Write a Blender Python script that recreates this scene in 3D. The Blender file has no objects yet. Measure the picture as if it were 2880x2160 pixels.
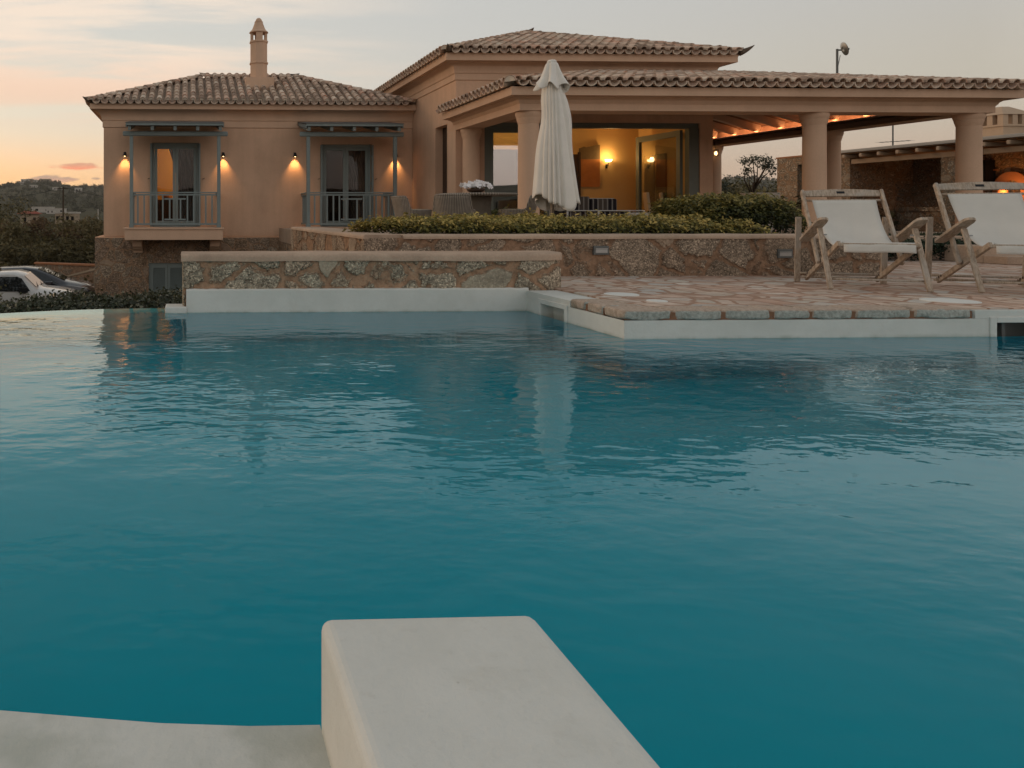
import bpy, math, random
import numpy as np
from mathutils import Vector, Matrix, noise
R = math.radians
C = bpy.context.scene.collection
SC = bpy.context.scene
rng = np.random.default_rng(7)
random.seed(7)

# ---------------------------------------------------------------- objects
def link(o, parent=None):
    C.objects.link(o)
    if parent is not None:
        o.parent = parent
    return o

def tag(o, label=None, cat=None, group=None, kind=None):
    if label: o['label'] = label
    if cat: o['category'] = cat
    if group: o['group'] = group
    if kind: o['kind'] = kind
    return o

def empty(name, loc=(0, 0, 0), rz=0.0, label=None, cat=None, group=None):
    o = bpy.data.objects.new(name, None)
    o.empty_display_size = 0.2
    o.location = loc
    o.rotation_euler = (0, 0, rz)
    link(o)
    return tag(o, label, cat, group)

def kids(o):
    return [c for c in bpy.data.objects if c.parent == o]

def copy_tree(o, parent=None):
    c = o.copy()
    link(c, parent)
    for ch in kids(o):
        copy_tree(ch, c)
    return c

class MB:
    """collects faces; build() links them as one mesh object"""
    def __init__(s):
        s.v = []; s.f = []; s.t = []; s.m = []
    def add(s, verts, faces, tint=0.5, mat=0):
        b = len(s.v)
        s.v.extend([tuple(p) for p in verts])
        for f in faces:
            s.f.append([b + i for i in f]); s.t.append(tint); s.m.append(mat)
    def quad(s, a, b, c, d, tint=0.5, mat=0):
        s.add([a, b, c, d], [(0, 1, 2, 3)], tint, mat)
    def box(s, x0, x1, y0, y1, z0, z1, tint=0.5, mat=0):
        v = [(x0, y0, z0), (x1, y0, z0), (x1, y1, z0), (x0, y1, z0), (x0, y0, z1), (x1, y0, z1), (x1, y1, z1), (x0, y1, z1)]
        s.add(v, [(3, 2, 1, 0), (4, 5, 6, 7), (0, 1, 5, 4), (1, 2, 6, 5), (2, 3, 7, 6), (3, 0, 4, 7)], tint, mat)
    def bar(s, a, b, w, h, up=(0, 0, 1), tint=0.5, mat=0):
        """straight timber of section w (sideways) x h (along up) from a to b"""
        a = Vector(a); b = Vector(b); d = (b - a).normalized(); u = Vector(up)
        sd = d.cross(u)
        if sd.length < 1e-5: sd = d.cross(Vector((1, 0, 0)))
        sd.normalize(); u = sd.cross(d).normalized()
        sd *= w / 2; u *= h / 2
        v = [a - sd - u, a + sd - u, a + sd + u, a - sd + u, b - sd - u, b + sd - u, b + sd + u, b - sd + u]
        s.add(v, [(0, 1, 2, 3), (7, 6, 5, 4), (1, 0, 4, 5), (2, 1, 5, 6), (3, 2, 6, 7), (0, 3, 7, 4)], tint, mat)
    def tube(s, pts, r, n=8, tint=0.5, mat=0, cap=True):
        pts = [Vector(p) for p in pts]
        rs = r if isinstance(r, (list, tuple)) else [r] * len(pts)
        vs = []
        for i, p in enumerate(pts):
            d = (pts[min(i + 1, len(pts) - 1)] - pts[max(i - 1, 0)]).normalized()
            x = d.cross(Vector((0, 0, 1)))
            if x.length < 1e-4: x = d.cross(Vector((0, 1, 0)))
            x.normalize(); y = d.cross(x)
            for k in range(n):
                a = 2 * math.pi * k / n
                vs.append(p + (x * math.cos(a) + y * math.sin(a)) * rs[i])
        fs = []
        for i in range(len(pts) - 1):
            for k in range(n):
                k2 = (k + 1) % n
                fs.append((i * n + k, i * n + k2, (i + 1) * n + k2, (i + 1) * n + k))
        if cap:
            fs.append(tuple(reversed(range(n)))); fs.append(tuple(range((len(pts) - 1) * n, len(pts) * n)))
        s.add(vs, fs, tint, mat)
    def lathe(s, prof, c=(0, 0, 0), n=32, tint=0.5, mat=0, a0=0.0, cap=True):
        """prof = [(radius, z)]"""
        vs = []
        for r, z in prof:
            for k in range(n):
                a = a0 + 2 * math.pi * k / n
                vs.append((c[0] + r * math.cos(a), c[1] + r * math.sin(a), c[2] + z))
        fs = []
        m = len(prof)
        for i in range(m - 1):
            for k in range(n):
                k2 = (k + 1) % n
                fs.append((i * n + k, i * n + k2, (i + 1) * n + k2, (i + 1) * n + k))
        if cap:
            fs.append(tuple(reversed(range(n)))); fs.append(tuple(range((m - 1) * n, m * n)))
        s.add(vs, fs, tint, mat)
    def prism(s, poly, z0, z1, tint=0.5, mat=0):
        n = len(poly)
        v = [(p[0], p[1], z0) for p in poly] + [(p[0], p[1], z1) for p in poly]
        f = [tuple(reversed(range(n))), tuple(range(n, 2 * n))] + [(i, (i + 1) % n, n + (i + 1) % n, n + i) for i in range(n)]
        s.add(v, f, tint, mat)
    def sweep(s, path, prof, closed=False, tint=0.5, mat=0):
        """prof = [(out, z)] carried along a horizontal path with mitred corners; out is to the right of the walking direction"""
        P = [Vector((p[0], p[1])) for p in path]; n = len(P); offs = []
        for i in range(n):
            d1 = (P[i] - P[i - 1]).normalized() if (i > 0 or closed) else None
            d2 = (P[(i + 1) % n] - P[i]).normalized() if (i < n - 1 or closed) else None
            if d1 is None: d1 = d2
            if d2 is None: d2 = d1
            n1 = Vector((d1.y, -d1.x)); n2 = Vector((d2.y, -d2.x))
            b = (n1 + n2); b = b / max(b.length_squared, 1e-6) * 2
            offs.append(b)
        m = len(prof); vs = []
        for i in range(n):
            for o, z in prof:
                q = P[i] + offs[i] * o
                vs.append((q.x, q.y, z))
        fs = []
        for i in range(n if closed else n - 1):
            j = (i + 1) % n
            for k in range(m - 1):
                fs.append((i * m + k, j * m + k, j * m + k + 1, i * m + k + 1))
        if not closed:
            fs.append(tuple(range(m))); fs.append(tuple(reversed(range((n - 1) * m, n * m))))
        s.add(vs, fs, tint, mat)
    def build(s, name, mats, parent=None, smooth=False, bevel=0.0, seg=2, auto=None):
        me = bpy.data.meshes.new(name)
        me.from_pydata(s.v, [], s.f)
        if not isinstance(mats, (list, tuple)): mats = [mats]
        for m in mats: me.materials.append(m)
        at = me.attributes.new('tint', 'FLOAT', 'FACE')
        at.data.foreach_set('value', np.array(s.t, dtype=np.float32))
        me.polygons.foreach_set('material_index', np.array(s.m, dtype=np.int32))
        if smooth:
            me.polygons.foreach_set('use_smooth', np.ones(len(s.f), dtype=bool))
        me.update()
        o = bpy.data.objects.new(name, me)
        link(o, parent)
        if bevel > 0:
            b = o.modifiers.new('edge', 'BEVEL'); b.width = bevel; b.segments = seg; b.limit_method = 'ANGLE'; b.angle_limit = R(35)
        if auto:
            smooth_by_angle(me, auto)
        return o

def smooth_by_angle(me, deg):
    me.polygons.foreach_set('use_smooth', np.ones(len(me.polygons), dtype=bool))
    import bmesh
    bm = bmesh.new(); bm.from_mesh(me)
    for e in bm.edges:
        if len(e.link_faces) == 2 and e.calc_face_angle(0) > R(deg): e.smooth = False
    bm.to_mesh(me); bm.free()

def wall_holes(mb, a, b, z0, z1, holes, thick, caps=False):
    """wall from plan point a to b (outer face is to the right of a->b), rectangular holes [(s0,s1,z0,z1)] cut through"""
    A = Vector((a[0], a[1], 0)); B = Vector((b[0], b[1], 0)); L = (B - A).length; d = (B - A) / L
    nrm = Vector((d.y, -d.x, 0)); inn = -nrm * thick
    S = sorted({0, L, *[h[0] for h in holes], *[h[1] for h in holes]}); Z = sorted({z0, z1, *[h[2] for h in holes], *[h[3] for h in holes]})
    P = lambda s, z, k: A + d * s + Vector((0, 0, z)) + inn * k
    for i in range(len(S) - 1):
        for j in range(len(Z) - 1):
            sm, zm = (S[i] + S[i + 1]) / 2, (Z[j] + Z[j + 1]) / 2
            if any(h[0] < sm < h[1] and h[2] < zm < h[3] for h in holes): continue
            mb.quad(P(S[i], Z[j], 0), P(S[i + 1], Z[j], 0), P(S[i + 1], Z[j + 1], 0), P(S[i], Z[j + 1], 0))
            mb.quad(P(S[i + 1], Z[j], 1), P(S[i], Z[j], 1), P(S[i], Z[j + 1], 1), P(S[i + 1], Z[j + 1], 1))
    for s0, s1, h0, h1 in holes:
        mb.quad(P(s0, h0, 0), P(s0, h1, 0), P(s0, h1, 1), P(s0, h0, 1))
        mb.quad(P(s1, h1, 0), P(s1, h0, 0), P(s1, h0, 1), P(s1, h1, 1))
        mb.quad(P(s0, h1, 0), P(s1, h1, 0), P(s1, h1, 1), P(s0, h1, 1))
        mb.quad(P(s1, h0, 0), P(s0, h0, 0), P(s0, h0, 1), P(s1, h0, 1))
    mb.quad(P(0, z1, 0), P(L, z1, 0), P(L, z1, 1), P(0, z1, 1))
    if caps:
        mb.quad(P(0, z0, 0), P(0, z1, 0), P(0, z1, 1), P(0, z0, 1))
        mb.quad(P(L, z1, 0), P(L, z0, 0), P(L, z0, 1), P(L, z1, 1))

def fast_mesh(name, verts, quads, mats, parent=None, tint=None, smooth=False):
    me = bpy.data.meshes.new(name)
    nv, nf = len(verts), len(quads); k = quads.shape[1]
    me.vertices.add(nv); me.vertices.foreach_set('co', np.asarray(verts, dtype=np.float32).ravel())
    me.loops.add(nf * k); me.loops.foreach_set('vertex_index', np.asarray(quads, dtype=np.int32).ravel())
    me.polygons.add(nf)
    me.polygons.foreach_set('loop_start', np.arange(0, nf * k, k, dtype=np.int32))
    me.polygons.foreach_set('loop_total', np.full(nf, k, dtype=np.int32))
    if smooth: me.polygons.foreach_set('use_smooth', np.ones(nf, dtype=bool))
    for m in (mats if isinstance(mats, (list, tuple)) else [mats]): me.materials.append(m)
    if tint is not None:
        at = me.attributes.new('tint', 'FLOAT', 'FACE'); at.data.foreach_set('value', np.asarray(tint, dtype=np.float32))
    me.update(calc_edges=True); me.validate()
    o = bpy.data.objects.new(name, me)
    return link(o, parent)

def leaf_mesh(name, pos, nrm, size, mat, parent=None, tint=None, aspect=2.2, jitter=0.7, seed=1, fold=0.25):
    """one folded leaf (two quads sharing a midrib) per position"""
    g = np.random.default_rng(seed); n = len(pos)
    size = np.broadcast_to(size, (n,)) * g.uniform(0.7, 1.3, n)
    nrm = nrm + g.normal(0, jitter, (n, 3)); nrm /= np.linalg.norm(nrm, axis=1, keepdims=True) + 1e-9
    t = g.normal(0, 1, (n, 3)); t -= nrm * (t * nrm).sum(1, keepdims=True); t /= np.linalg.norm(t, axis=1, keepdims=True) + 1e-9
    b = np.cross(nrm, t)
    L = size[:, None]; W = (size / aspect)[:, None]
    base = pos; tip = pos + t * L; midl = pos + t * L * 0.45 + b * W * 0.5 + nrm * W * fold; midr = pos + t * L * 0.45 - b * W * 0.5 + nrm * W * fold
    mid = pos + t * L * 0.5
    v = np.stack([base, midl, tip, midr, mid], 1).reshape(-1, 3)
    i = np.arange(n)[:, None] * 5
    q = np.concatenate([np.stack([i + 0, i + 4, i + 2, i + 1], 2), np.stack([i + 0, i + 3, i + 2, i + 4], 2)], 1).reshape(-1, 4)
    tt = g.uniform(0, 1, n) if tint is None else tint
    return fast_mesh(name, v, q, mat, parent, np.repeat(tt, 2))

# ---------------------------------------------------------------- materials
class NT:
    def __init__(s, tree):
        s.t = tree; s.n = tree.nodes; s.l = tree.links
    def node(s, typ, **kw):
        n = s.n.new(typ)
        for k, v in kw.items():
            if k.startswith('i_'):
                key = k[2:]; key = int(key) if key.isdigit() else key.replace('_', ' ')
                s.set(n.inputs[key], v)
            else: setattr(n, k, v)
        return n
    def set(s, sock, v):
        if hasattr(v, 'is_output') or isinstance(v, bpy.types.NodeSocket): s.l.new(v, sock)
        elif isinstance(v, bpy.types.Node): s.l.new(v.outputs[0], sock)
        else:
            try: sock.default_value = v
            except Exception: sock.default_value = (*v, 1.0)
    def math(s, op, a, b=None, c=None, clamp=False):
        n = s.n.new('ShaderNodeMath'); n.operation = op; n.use_clamp = clamp
        for i, x in enumerate((a, b, c)):
            if x is not None: s.set(n.inputs[i], x)
        return n.outputs[0]
    def mix(s, f, a, b, blend='MIX'):
        n = s.n.new('ShaderNodeMix'); n.data_type = 'RGBA'; n.blend_type = blend
        s.set(n.inputs[0], f); s.set(n.inputs[6], rgba(a)); s.set(n.inputs[7], rgba(b))
        return n.outputs[2]
    def ramp(s, f, stops, interp='LINEAR'):
        n = s.n.new('ShaderNodeValToRGB'); cr = n.color_ramp; cr.interpolation = interp
        while len(cr.elements) < len(stops): cr.elements.new(0.5)
        for e, (p, c) in zip(cr.elements, stops):
            e.position = p; e.color = rgba(c) if not isinstance(c, (int, float)) else (c, c, c, 1)
        s.set(n.inputs[0], f)
        return n.outputs[0]
    def maprange(s, v, a, b, c, d, smooth=True):
        n = s.n.new('ShaderNodeMapRange'); n.interpolation_type = 'SMOOTHSTEP' if smooth else 'LINEAR'
        for i, x in enumerate((v, a, b, c, d)): s.set(n.inputs[i], x)
        return n.outputs[0]
    def noise(s, vec, scale, detail=3, rough=0.5, out=0, dist=0.0):
        n = s.n.new('ShaderNodeTexNoise'); s.set(n.inputs['Vector'], vec)
        n.inputs['Scale'].default_value = scale; n.inputs['Detail'].default_value = detail; n.inputs['Roughness'].default_value = rough; n.inputs['Distortion'].default_value = dist
        return n.outputs[out]
    def voro(s, vec, scale, feature='F1', out='Distance', rand=1.0):
        n = s.n.new('ShaderNodeTexVoronoi'); n.feature = feature; s.set(n.inputs['Vector'], vec)
        n.inputs['Scale'].default_value = scale; n.inputs['Randomness'].default_value = rand
        return n.outputs[out]
    def scale(s, vec, k):
        n = s.n.new('ShaderNodeVectorMath'); n.operation = 'MULTIPLY'; s.set(n.inputs[0], vec); n.inputs[1].default_value = k
        return n.outputs[0]
    def warp(s, vec, scale, amt):
        nz = s.noise(vec, scale, 3, out=1)
        a = s.n.new('ShaderNodeVectorMath'); a.operation = 'SUBTRACT'; s.set(a.inputs[0], nz); a.inputs[1].default_value = (.5, .5, .5)
        m = s.n.new('ShaderNodeVectorMath'); m.operation = 'MULTIPLY_ADD'; s.set(m.inputs[0], a.outputs[0]); m.inputs[1].default_value = (amt,) * 3; s.set(m.inputs[2], vec)
        return m.outputs[0]
    def bump(s, h, strength=0.5, dist=0.01, prev=None):
        n = s.n.new('ShaderNodeBump'); n.inputs['Strength'].default_value = strength; n.inputs['Distance'].default_value = dist
        s.set(n.inputs['Height'], h)
        if prev is not None: s.set(n.inputs['Normal'], prev)
        return n.outputs[0]

def rgba(c):
    if isinstance(c, (tuple, list)) and len(c) == 3: return (*c, 1.0)
    return c

def mat(name, rough=0.8, spec=0.3):
    m = bpy.data.materials.new(name); m.use_nodes = True
    t = NT(m.node_tree); b = t.n['Principled BSDF']
    b.inputs['Roughness'].default_value = rough
    b.inputs['Specular IOR Level'].default_value = spec
    t.b = b
    t.pos = t.n.new('ShaderNodeNewGeometry').outputs['Position']
    tc = t.n.new('ShaderNodeTexCoord'); t.obj = tc.outputs['Object']; t.gen = tc.outputs['Generated']
    return m, t

def simple(name, col, rough=0.6, spec=0.3, metal=0.0, var=0.12, nscale=6.0, bump=0.0, bscale=60.0, obj=True):
    m, t = mat(name, rough, spec)
    vec = t.obj if obj else t.pos
    nz = t.noise(vec, nscale, 4, 0.6)
    t.set(t.b.inputs['Base Color'], t.mix(nz, tuple(c * (1 - var) for c in col), tuple(min(1, c * (1 + var)) for c in col)))
    t.b.inputs['Metallic'].default_value = metal
    if bump:
        t.set(t.b.inputs['Normal'], t.bump(t.noise(vec, bscale, 3), bump, 0.01))
    return m

def emit(name, col, strength):
    m, t = mat(name)
    t.b.inputs['Base Color'].default_value = rgba(col)
    t.b.inputs['Emission Color'].default_value = rgba(col)
    t.b.inputs['Emission Strength'].default_value = strength
    return m
M = {}
def plaster(name, col, var=0.10):
    m, t = mat(name, 0.9, 0.15)
    big = t.noise(t.pos, 0.55, 5, 0.62); fine = t.noise(t.pos, 38, 4, 0.7)
    streak = t.noise(t.scale(t.pos, (2.2, 2.2, 0.25)), 1.6, 4, 0.6)
    f = t.math('ADD', t.math('MULTIPLY', big, 0.5), t.math('ADD', t.math('MULTIPLY', fine, 0.25), t.math('MULTIPLY', streak, 0.25)))
    f = t.maprange(f, 0.32, 0.68, 0, 1)
    t.set(t.b.inputs['Base Color'], t.mix(f, tuple(c * (1 - var) for c in col), tuple(c * (1 + var) for c in col)))
    t.set(t.b.inputs['Normal'], t.bump(fine, 0.35, 0.006))
    M[name] = m
plaster('wall_plaster', (.61, .395, .268), .16)
plaster('trim_plaster', (.61, .41, .285), 0.12)
plaster('interior_plaster', (.62, .40, .165), 0.05)
plaster('ceiling_plaster', (.50, .37, .26), 0.05)
plaster('cap_plaster', (.44, .32, .235), 0.28)
plaster('outhouse_plaster', (.50, .36, .25), 0.08)

# white pool render: slightly grey-green, faint stains near the water
m, t = mat('pool_render', 0.75, 0.25)
n1 = t.noise(t.pos, 1.3, 5, 0.65); n2 = t.noise(t.pos, 45, 4, 0.65)
t.set(t.b.inputs['Base Color'], t.mix(t.maprange(n1, .3, .7, 0, 1), (.60, .60, .545), (.70, .695, .64)))
sz = t.n.new('ShaderNodeSeparateXYZ'); t.set(sz.inputs[0], t.pos)
specks = t.math('MULTIPLY', t.maprange(t.voro(t.pos, 30, 'F1', 'Distance'), .10, .06, 0, 1), t.maprange(t.noise(t.pos, 5, 2), .66, .71, 0, 1))
line = t.math('MULTIPLY', t.maprange(t.math('ADD', sz.outputs[2], t.math('MULTIPLY', t.noise(t.pos, 12, 3), .03)), .045, .012, 0, .55), t.maprange(t.noise(t.scale(t.pos, (1, 1, .1)), 4, 4, .6), .40, .62, .15, 1))
c0 = t.mix(t.maprange(n1, .3, .7, 0, 1), (.57, .57, .525), (.67, .665, .62))
c0 = t.mix(t.maprange(t.noise(t.scale(t.pos, (1, 1, .35)), 2.7, 6, .7), .55, .75, 0, .35), c0, (.50, .485, .42))
c0 = t.mix(t.maprange(n2, .56, .72, 0, .25), c0, (.50, .49, .44))
c0 = t.mix(line, c0, (.34, .36, .30)); c0 = t.mix(t.math('MULTIPLY', specks, .7), c0, (.16, .13, .10))
t.set(t.b.inputs['Base Color'], c0)
t.set(t.b.inputs['Normal'], t.bump(t.math('ADD', n2, t.math('MULTIPLY', t.noise(t.pos, 9, 3), 1.8)), 0.32, 0.007))
M['pool_render'] = m
m, t = mat('basin', 0.9, 0.1)
n1 = t.noise(t.pos, 0.8, 3)
t.set(t.b.inputs['Base Color'], t.mix(n1, (.0, .50, .60), (.0, .55, .65)))
M['basin'] = m

# conglomerate masonry: irregular stones full of pebbles, sandy orange mortar
def masonry(name, scale, mortar, stones, width=0.075, pebble=42, disp=0.03, mortar_share=0.0, dark=0.25):
    m, t = mat(name, 0.95, 0.12)
    w = t.warp(t.warp(t.pos, 2.6, 0.24), 11, 0.05)
    w2 = t.scale(w, (1, 1, 1.15))
    edge = t.voro(w2, scale, 'DISTANCE_TO_EDGE'); cellc = t.voro(w2, scale, 'F1', 'Color')
    sep = t.node('ShaderNodeSeparateColor'); t.set(sep.inputs[0], cellc)
    r1, r2, r3 = sep.outputs[0], sep.outputs[1], sep.outputs[2]
    ragged = t.math('MULTIPLY', t.math('SUBTRACT', t.noise(t.pos, 22, 5, 0.65), 0.5), 0.16)
    e2 = t.math('ADD', edge, ragged)
    stone = t.maprange(e2, width, width + 0.05, 0, 1)
    if mortar_share: stone = t.math('MULTIPLY', stone, t.maprange(r3, mortar_share, mortar_share + 0.03, 0, 1))
    col = t.ramp(r1, [(i / max(1, len(stones) - 1), c) for i, c in enumerate(stones)])
    pw = t.warp(t.warp(t.pos, 16, 0.06), 60, .016); pv = t.voro(pw, pebble, 'F1', 'Distance'); pc = t.voro(pw, pebble, 'F1', 'Color')
    sp = t.node('ShaderNodeSeparateColor'); t.set(sp.inputs[0], pc)
    isp = t.maprange(r2, 0.05, 0.10, 0.25, 1)
    pk = t.ramp(sp.outputs[0], [(0, dark), (0.2, 0.7), (0.55, 1.0), (0.85, 1.25), (1, 1.7)])
    pgap = t.maprange(pv, 0.25, 0.62, 1.0, 0.62)
    fac = t.mix(isp, (1, 1, 1), t.mix(1.0, pk, pgap, 'MULTIPLY'))
    col = t.mix(1.0, col, fac, 'MULTIPLY')
    big = t.noise(t.pos, 5, 4, 0.6)
    col = t.mix(1.0, col, t.ramp(big, [(0.3, .72), (0.7, 1.22)]), 'MULTIPLY')
    mn = t.noise(t.pos, 14, 5, 0.7)
    mcol = t.mix(t.maprange(mn, .3, .7, 0, 1), tuple(c * .68 for c in mortar), tuple(c * 1.22 for c in mortar))
    t.set(t.b.inputs['Base Color'], t.mix(stone, mcol, col))
    peb_h = t.math('MULTIPLY', t.math('SUBTRACT', 0.5, pv), isp)
    h = t.math('ADD', t.math('MULTIPLY', stone, 0.6), t.math('ADD', t.math('MULTIPLY', t.math('MULTIPLY', peb_h, stone), 0.28), t.math('MULTIPLY', t.noise(t.pos, 24, 5, .7), 0.40)))
    if disp:
        d = t.n.new('ShaderNodeDisplacement'); t.set(d.inputs['Height'], h); d.inputs['Scale'].default_value = disp; d.inputs['Midlevel'].default_value = 0.5
        t.l.new(d.outputs[0], t.n['Material Output'].inputs['Displacement'])
        m.displacement_method = 'BOTH'
    else:
        t.set(t.b.inputs['Normal'], t.bump(h, 0.9, 0.025))
    M[name] = m
masonry('pool_masonry', 2.5, (.37, .235, .15), [(.50, .425, .315), (.43, .37, .275), (.54, .445, .33), (.39, .34, .255), (.50, .38, .27)], 0.045, 58, 0.035, 0.10, .35)
masonry('garden_masonry', 2.3, (.31, .195, .125), [(.41, .305, .22), (.36, .275, .20), (.45, .355, .265), (.39, .265, .18)], 0.035, 60, 0.035, 0.10, .45)
masonry('plinth_masonry', 3.1, (.35, .225, .14), [(.38, .28, .20), (.34, .24, .17), (.42, .33, .24), (.34, .225, .145)], 0.025, 40, 0.0, 0.0, .5)
masonry('outhouse_masonry', 3.4, (.30, .19, .115), [(.40, .30, .21), (.34, .25, .17), (.44, .35, .26)], 0.05, 30, 0.0, 0.0, 0.5)

# flagstones of the pool deck
m, t = mat('flagstone', 0.85, 0.25)
w = t.warp(t.pos, 1.9, 0.30)
wv = t.scale(w, (1, 1, 0))
edge = t.voro(wv, 4.0, 'DISTANCE_TO_EDGE'); cc = t.voro(wv, 4.0, 'F1', 'Color')
sep = t.node('ShaderNodeSeparateColor'); t.set(sep.inputs[0], cc)
st = t.maprange(t.math('ADD', edge, t.math('MULTIPLY', t.math('SUBTRACT', t.noise(t.pos, 17, 5, .65), .5), .15)), 0.035, 0.095, 0, 1)
base = t.ramp(sep.outputs[0], [(0, (.44, .29, .215)), (.22, (.50, .36, .28)), (.45, (.46, .40, .33)), (.62, (.54, .40, .31)), (.8, (.43, .40, .36)), (.92, (.58, .50, .42)), (1, (.50, .33, .24))])
base = t.mix(1.0, base, t.ramp(t.noise(t.pos, 7, 6, .7), [(0.28, .78), (0.72, 1.36)]), 'MULTIPLY')
base = t.mix(t.maprange(t.noise(t.pos, 1.1, 4, .6), .50, .68, 0, .45), base, (.34, .16, .10))
mort = t.mix(t.noise(t.pos, 16, 4, .6), (.27, .155, .105), (.42, .265, .18))
t.set(t.b.inputs['Base Color'], t.mix(st, mort, base))
t.set(t.b.inputs['Normal'], t.bump(t.math('ADD', t.math('MULTIPLY', st, .8), t.math('ADD', t.math('MULTIPLY', t.noise(t.pos, 5, 4, .6), 1.1), t.math('MULTIPLY', t.noise(t.pos, 32, 4, .7), .35))), 0.6, 0.012))
M['flagstone'] = m

m, t = mat('coping_stone', 0.9, 0.2)
pk = t.noise(t.pos, 34, 5, .75); bg = t.noise(t.pos, 4, 4, .6)
sepn = t.n.new('ShaderNodeSeparateXYZ'); gn = t.n.new('ShaderNodeNewGeometry'); t.set(sepn.inputs[0], gn.outputs['Normal'])
a = t.n.new('ShaderNodeAttribute'); a.attribute_name = 'tint'
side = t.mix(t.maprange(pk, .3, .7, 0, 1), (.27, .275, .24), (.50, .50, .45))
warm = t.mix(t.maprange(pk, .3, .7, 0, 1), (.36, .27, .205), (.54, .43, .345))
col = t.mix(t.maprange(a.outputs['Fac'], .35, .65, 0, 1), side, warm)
col = t.mix(t.maprange(bg, .58, .7, 0, .6), col, (.13, .125, .09))
t.set(t.b.inputs['Base Color'], col)
t.set(t.b.inputs['Normal'], t.bump(t.math('ADD', pk, bg), 0.8, 0.014))
M['coping_stone'] = m
M['mortar'] = simple('mortar', (.24, .13, .08), .95, .1, var=.3, nscale=18, bump=.8, bscale=40, obj=False)
M['eave_mortar'] = simple('eave_mortar', (.70, .60, .49), .95, .1, var=.25, nscale=9, obj=False)

# clay tiles, each tile its own shade, lichen and soot stains
m, t = mat('clay_tile', 0.9, 0.15)
a = t.n.new('ShaderNodeAttribute'); a.attribute_name = 'tint'
c = t.ramp(a.outputs['Fac'], [(0, (.27, .185, .135)), (.2, (.48, .345, .26)), (.45, (.64, .49, .37)), (.65, (.57, .385, .285)), (.82, (.70, .58, .46)), (1, (.62, .36, .25))])
st = t.noise(t.pos, 6, 5, .65)
c = t.mix(1.0, c, t.ramp(st, [(.3, .62), (.7, 1.2)]), 'MULTIPLY')
c = t.mix(t.maprange(t.noise(t.pos, 24, 4, .7), .56, .7, 0, .55), c, (.42, .37, .31))
t.set(t.b.inputs['Base Color'], c)
t.set(t.b.inputs['Normal'], t.bump(t.noise(t.pos, 50, 3), 0.4, 0.006))
M['clay_tile'] = m
M['dark_tile'] = simple('dark_tile', (.13, .095, .07), .9, .15, var=.3, obj=False)

M['blue_wood'] = simple('blue_wood', (.205, .245, .240), .55, .3, var=.12, nscale=9, bump=.15, bscale=50)
M['blue_frame'] = simple('blue_frame', (.215, .255, .245), .5, .3, var=.08, nscale=9)
M['door_frame'] = simple('door_frame', (.15, .165, .14), .5, .3, var=.10, nscale=8)
M['dark_boards'] = simple('dark_boards', (.035, .03, .027), .8, .2, var=.2)
M['beam_paint'] = simple('beam_paint', (.56, .44, .32), .8, .2, var=.12, nscale=4, obj=False)
M['roof_boards'] = simple('roof_boards', (.36, .22, .13), .8, .2, var=.15, nscale=5, obj=False)

# weathered teak
m, t = mat('teak', 0.75, 0.25)
g = t.noise(t.scale(t.obj, (22, 5, 5)), 3.0, 5, .65); b2 = t.noise(t.obj, 3.2, 4, .6)
c = t.mix(t.maprange(g, .3, .7, 0, 1), (.27, .205, .150), (.52, .42, .325))
c = t.mix(t.maprange(b2, .45, .65, 0, .6), c, (.42, .385, .34))
t.set(t.b.inputs['Base Color'], c); t.set(t.b.inputs['Normal'], t.bump(g, .4, .004))
M['teak'] = m
def cloth(name, col, weave=420, var=.05):
    m, t = mat(name, 0.95, 0.1)
    n = t.noise(t.obj, 3.5, 4, .6); n2 = t.noise(t.scale(t.obj, (1, 1, .25)), weave * .5, 2, .5)
    f = t.math('ADD', t.math('MULTIPLY', n, .7), t.math('MULTIPLY', n2, .3))
    t.set(t.b.inputs['Base Color'], t.mix(t.maprange(f, .3, .7, 0, 1), tuple(c * (1 - var) for c in col), tuple(c * (1 + var) for c in col)))
    t.set(t.b.inputs['Normal'], t.bump(t.math('ADD', n2, t.math('MULTIPLY', t.noise(t.obj, 6, 3), 2.0)), .25, .006))
    t.b.inputs['Sheen Weight'].default_value = .15
    M[name] = m
cloth('canvas', (.62, .59, .535)); cloth('parasol_cloth', (.78, .735, .665)); cloth('beige_cloth', (.42, .33, .22)); cloth('grey_cloth', (.42, .41, .40)); cloth('curtain', (.14, .105, .10), 200, .2)
m, t = mat('striped_cloth', 0.95, 0.1)
sx = t.n.new('ShaderNodeSeparateXYZ'); t.set(sx.inputs[0], t.obj)
st1 = t.math('FRACT', t.math('MULTIPLY', sx.outputs[0], 9.0)); st2 = t.math('FRACT', t.math('MULTIPLY', sx.outputs[0], 2.3))
t.set(t.b.inputs['Base Color'], t.mix(t.math('GREATER_THAN', st1, .72), t.mix(t.math('GREATER_THAN', st2, .5), (.022, .018, .02), (.075, .06, .05)), (.20, .18, .16)))
M['striped_cloth'] = m

# wicker weave
m, t = mat('wicker', 0.8, 0.25)
xyz = t.n.new('ShaderNodeSeparateXYZ'); t.set(xyz.inputs[0], t.obj)
ang = t.math('ARCTAN2', xyz.outputs[1], xyz.outputs[0])
ver = t.math('SINE', t.math('MULTIPLY', ang, 92)); hor = t.math('SINE', t.math('MULTIPLY', xyz.outputs[2], 330))
wv = t.math('ADD', t.math('MULTIPLY', ver, .65), t.math('MULTIPLY', hor, .25))
t.set(t.b.inputs['Base Color'], t.mix(t.maprange(t.math('ADD', wv, t.noise(t.obj, 8, 3)), -.4, 1.5, 0, 1), (.12, .10, .08), (.40, .345, .285)))
t.set(t.b.inputs['Normal'], t.bump(wv, .8, .01))
M['wicker'] = m

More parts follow.
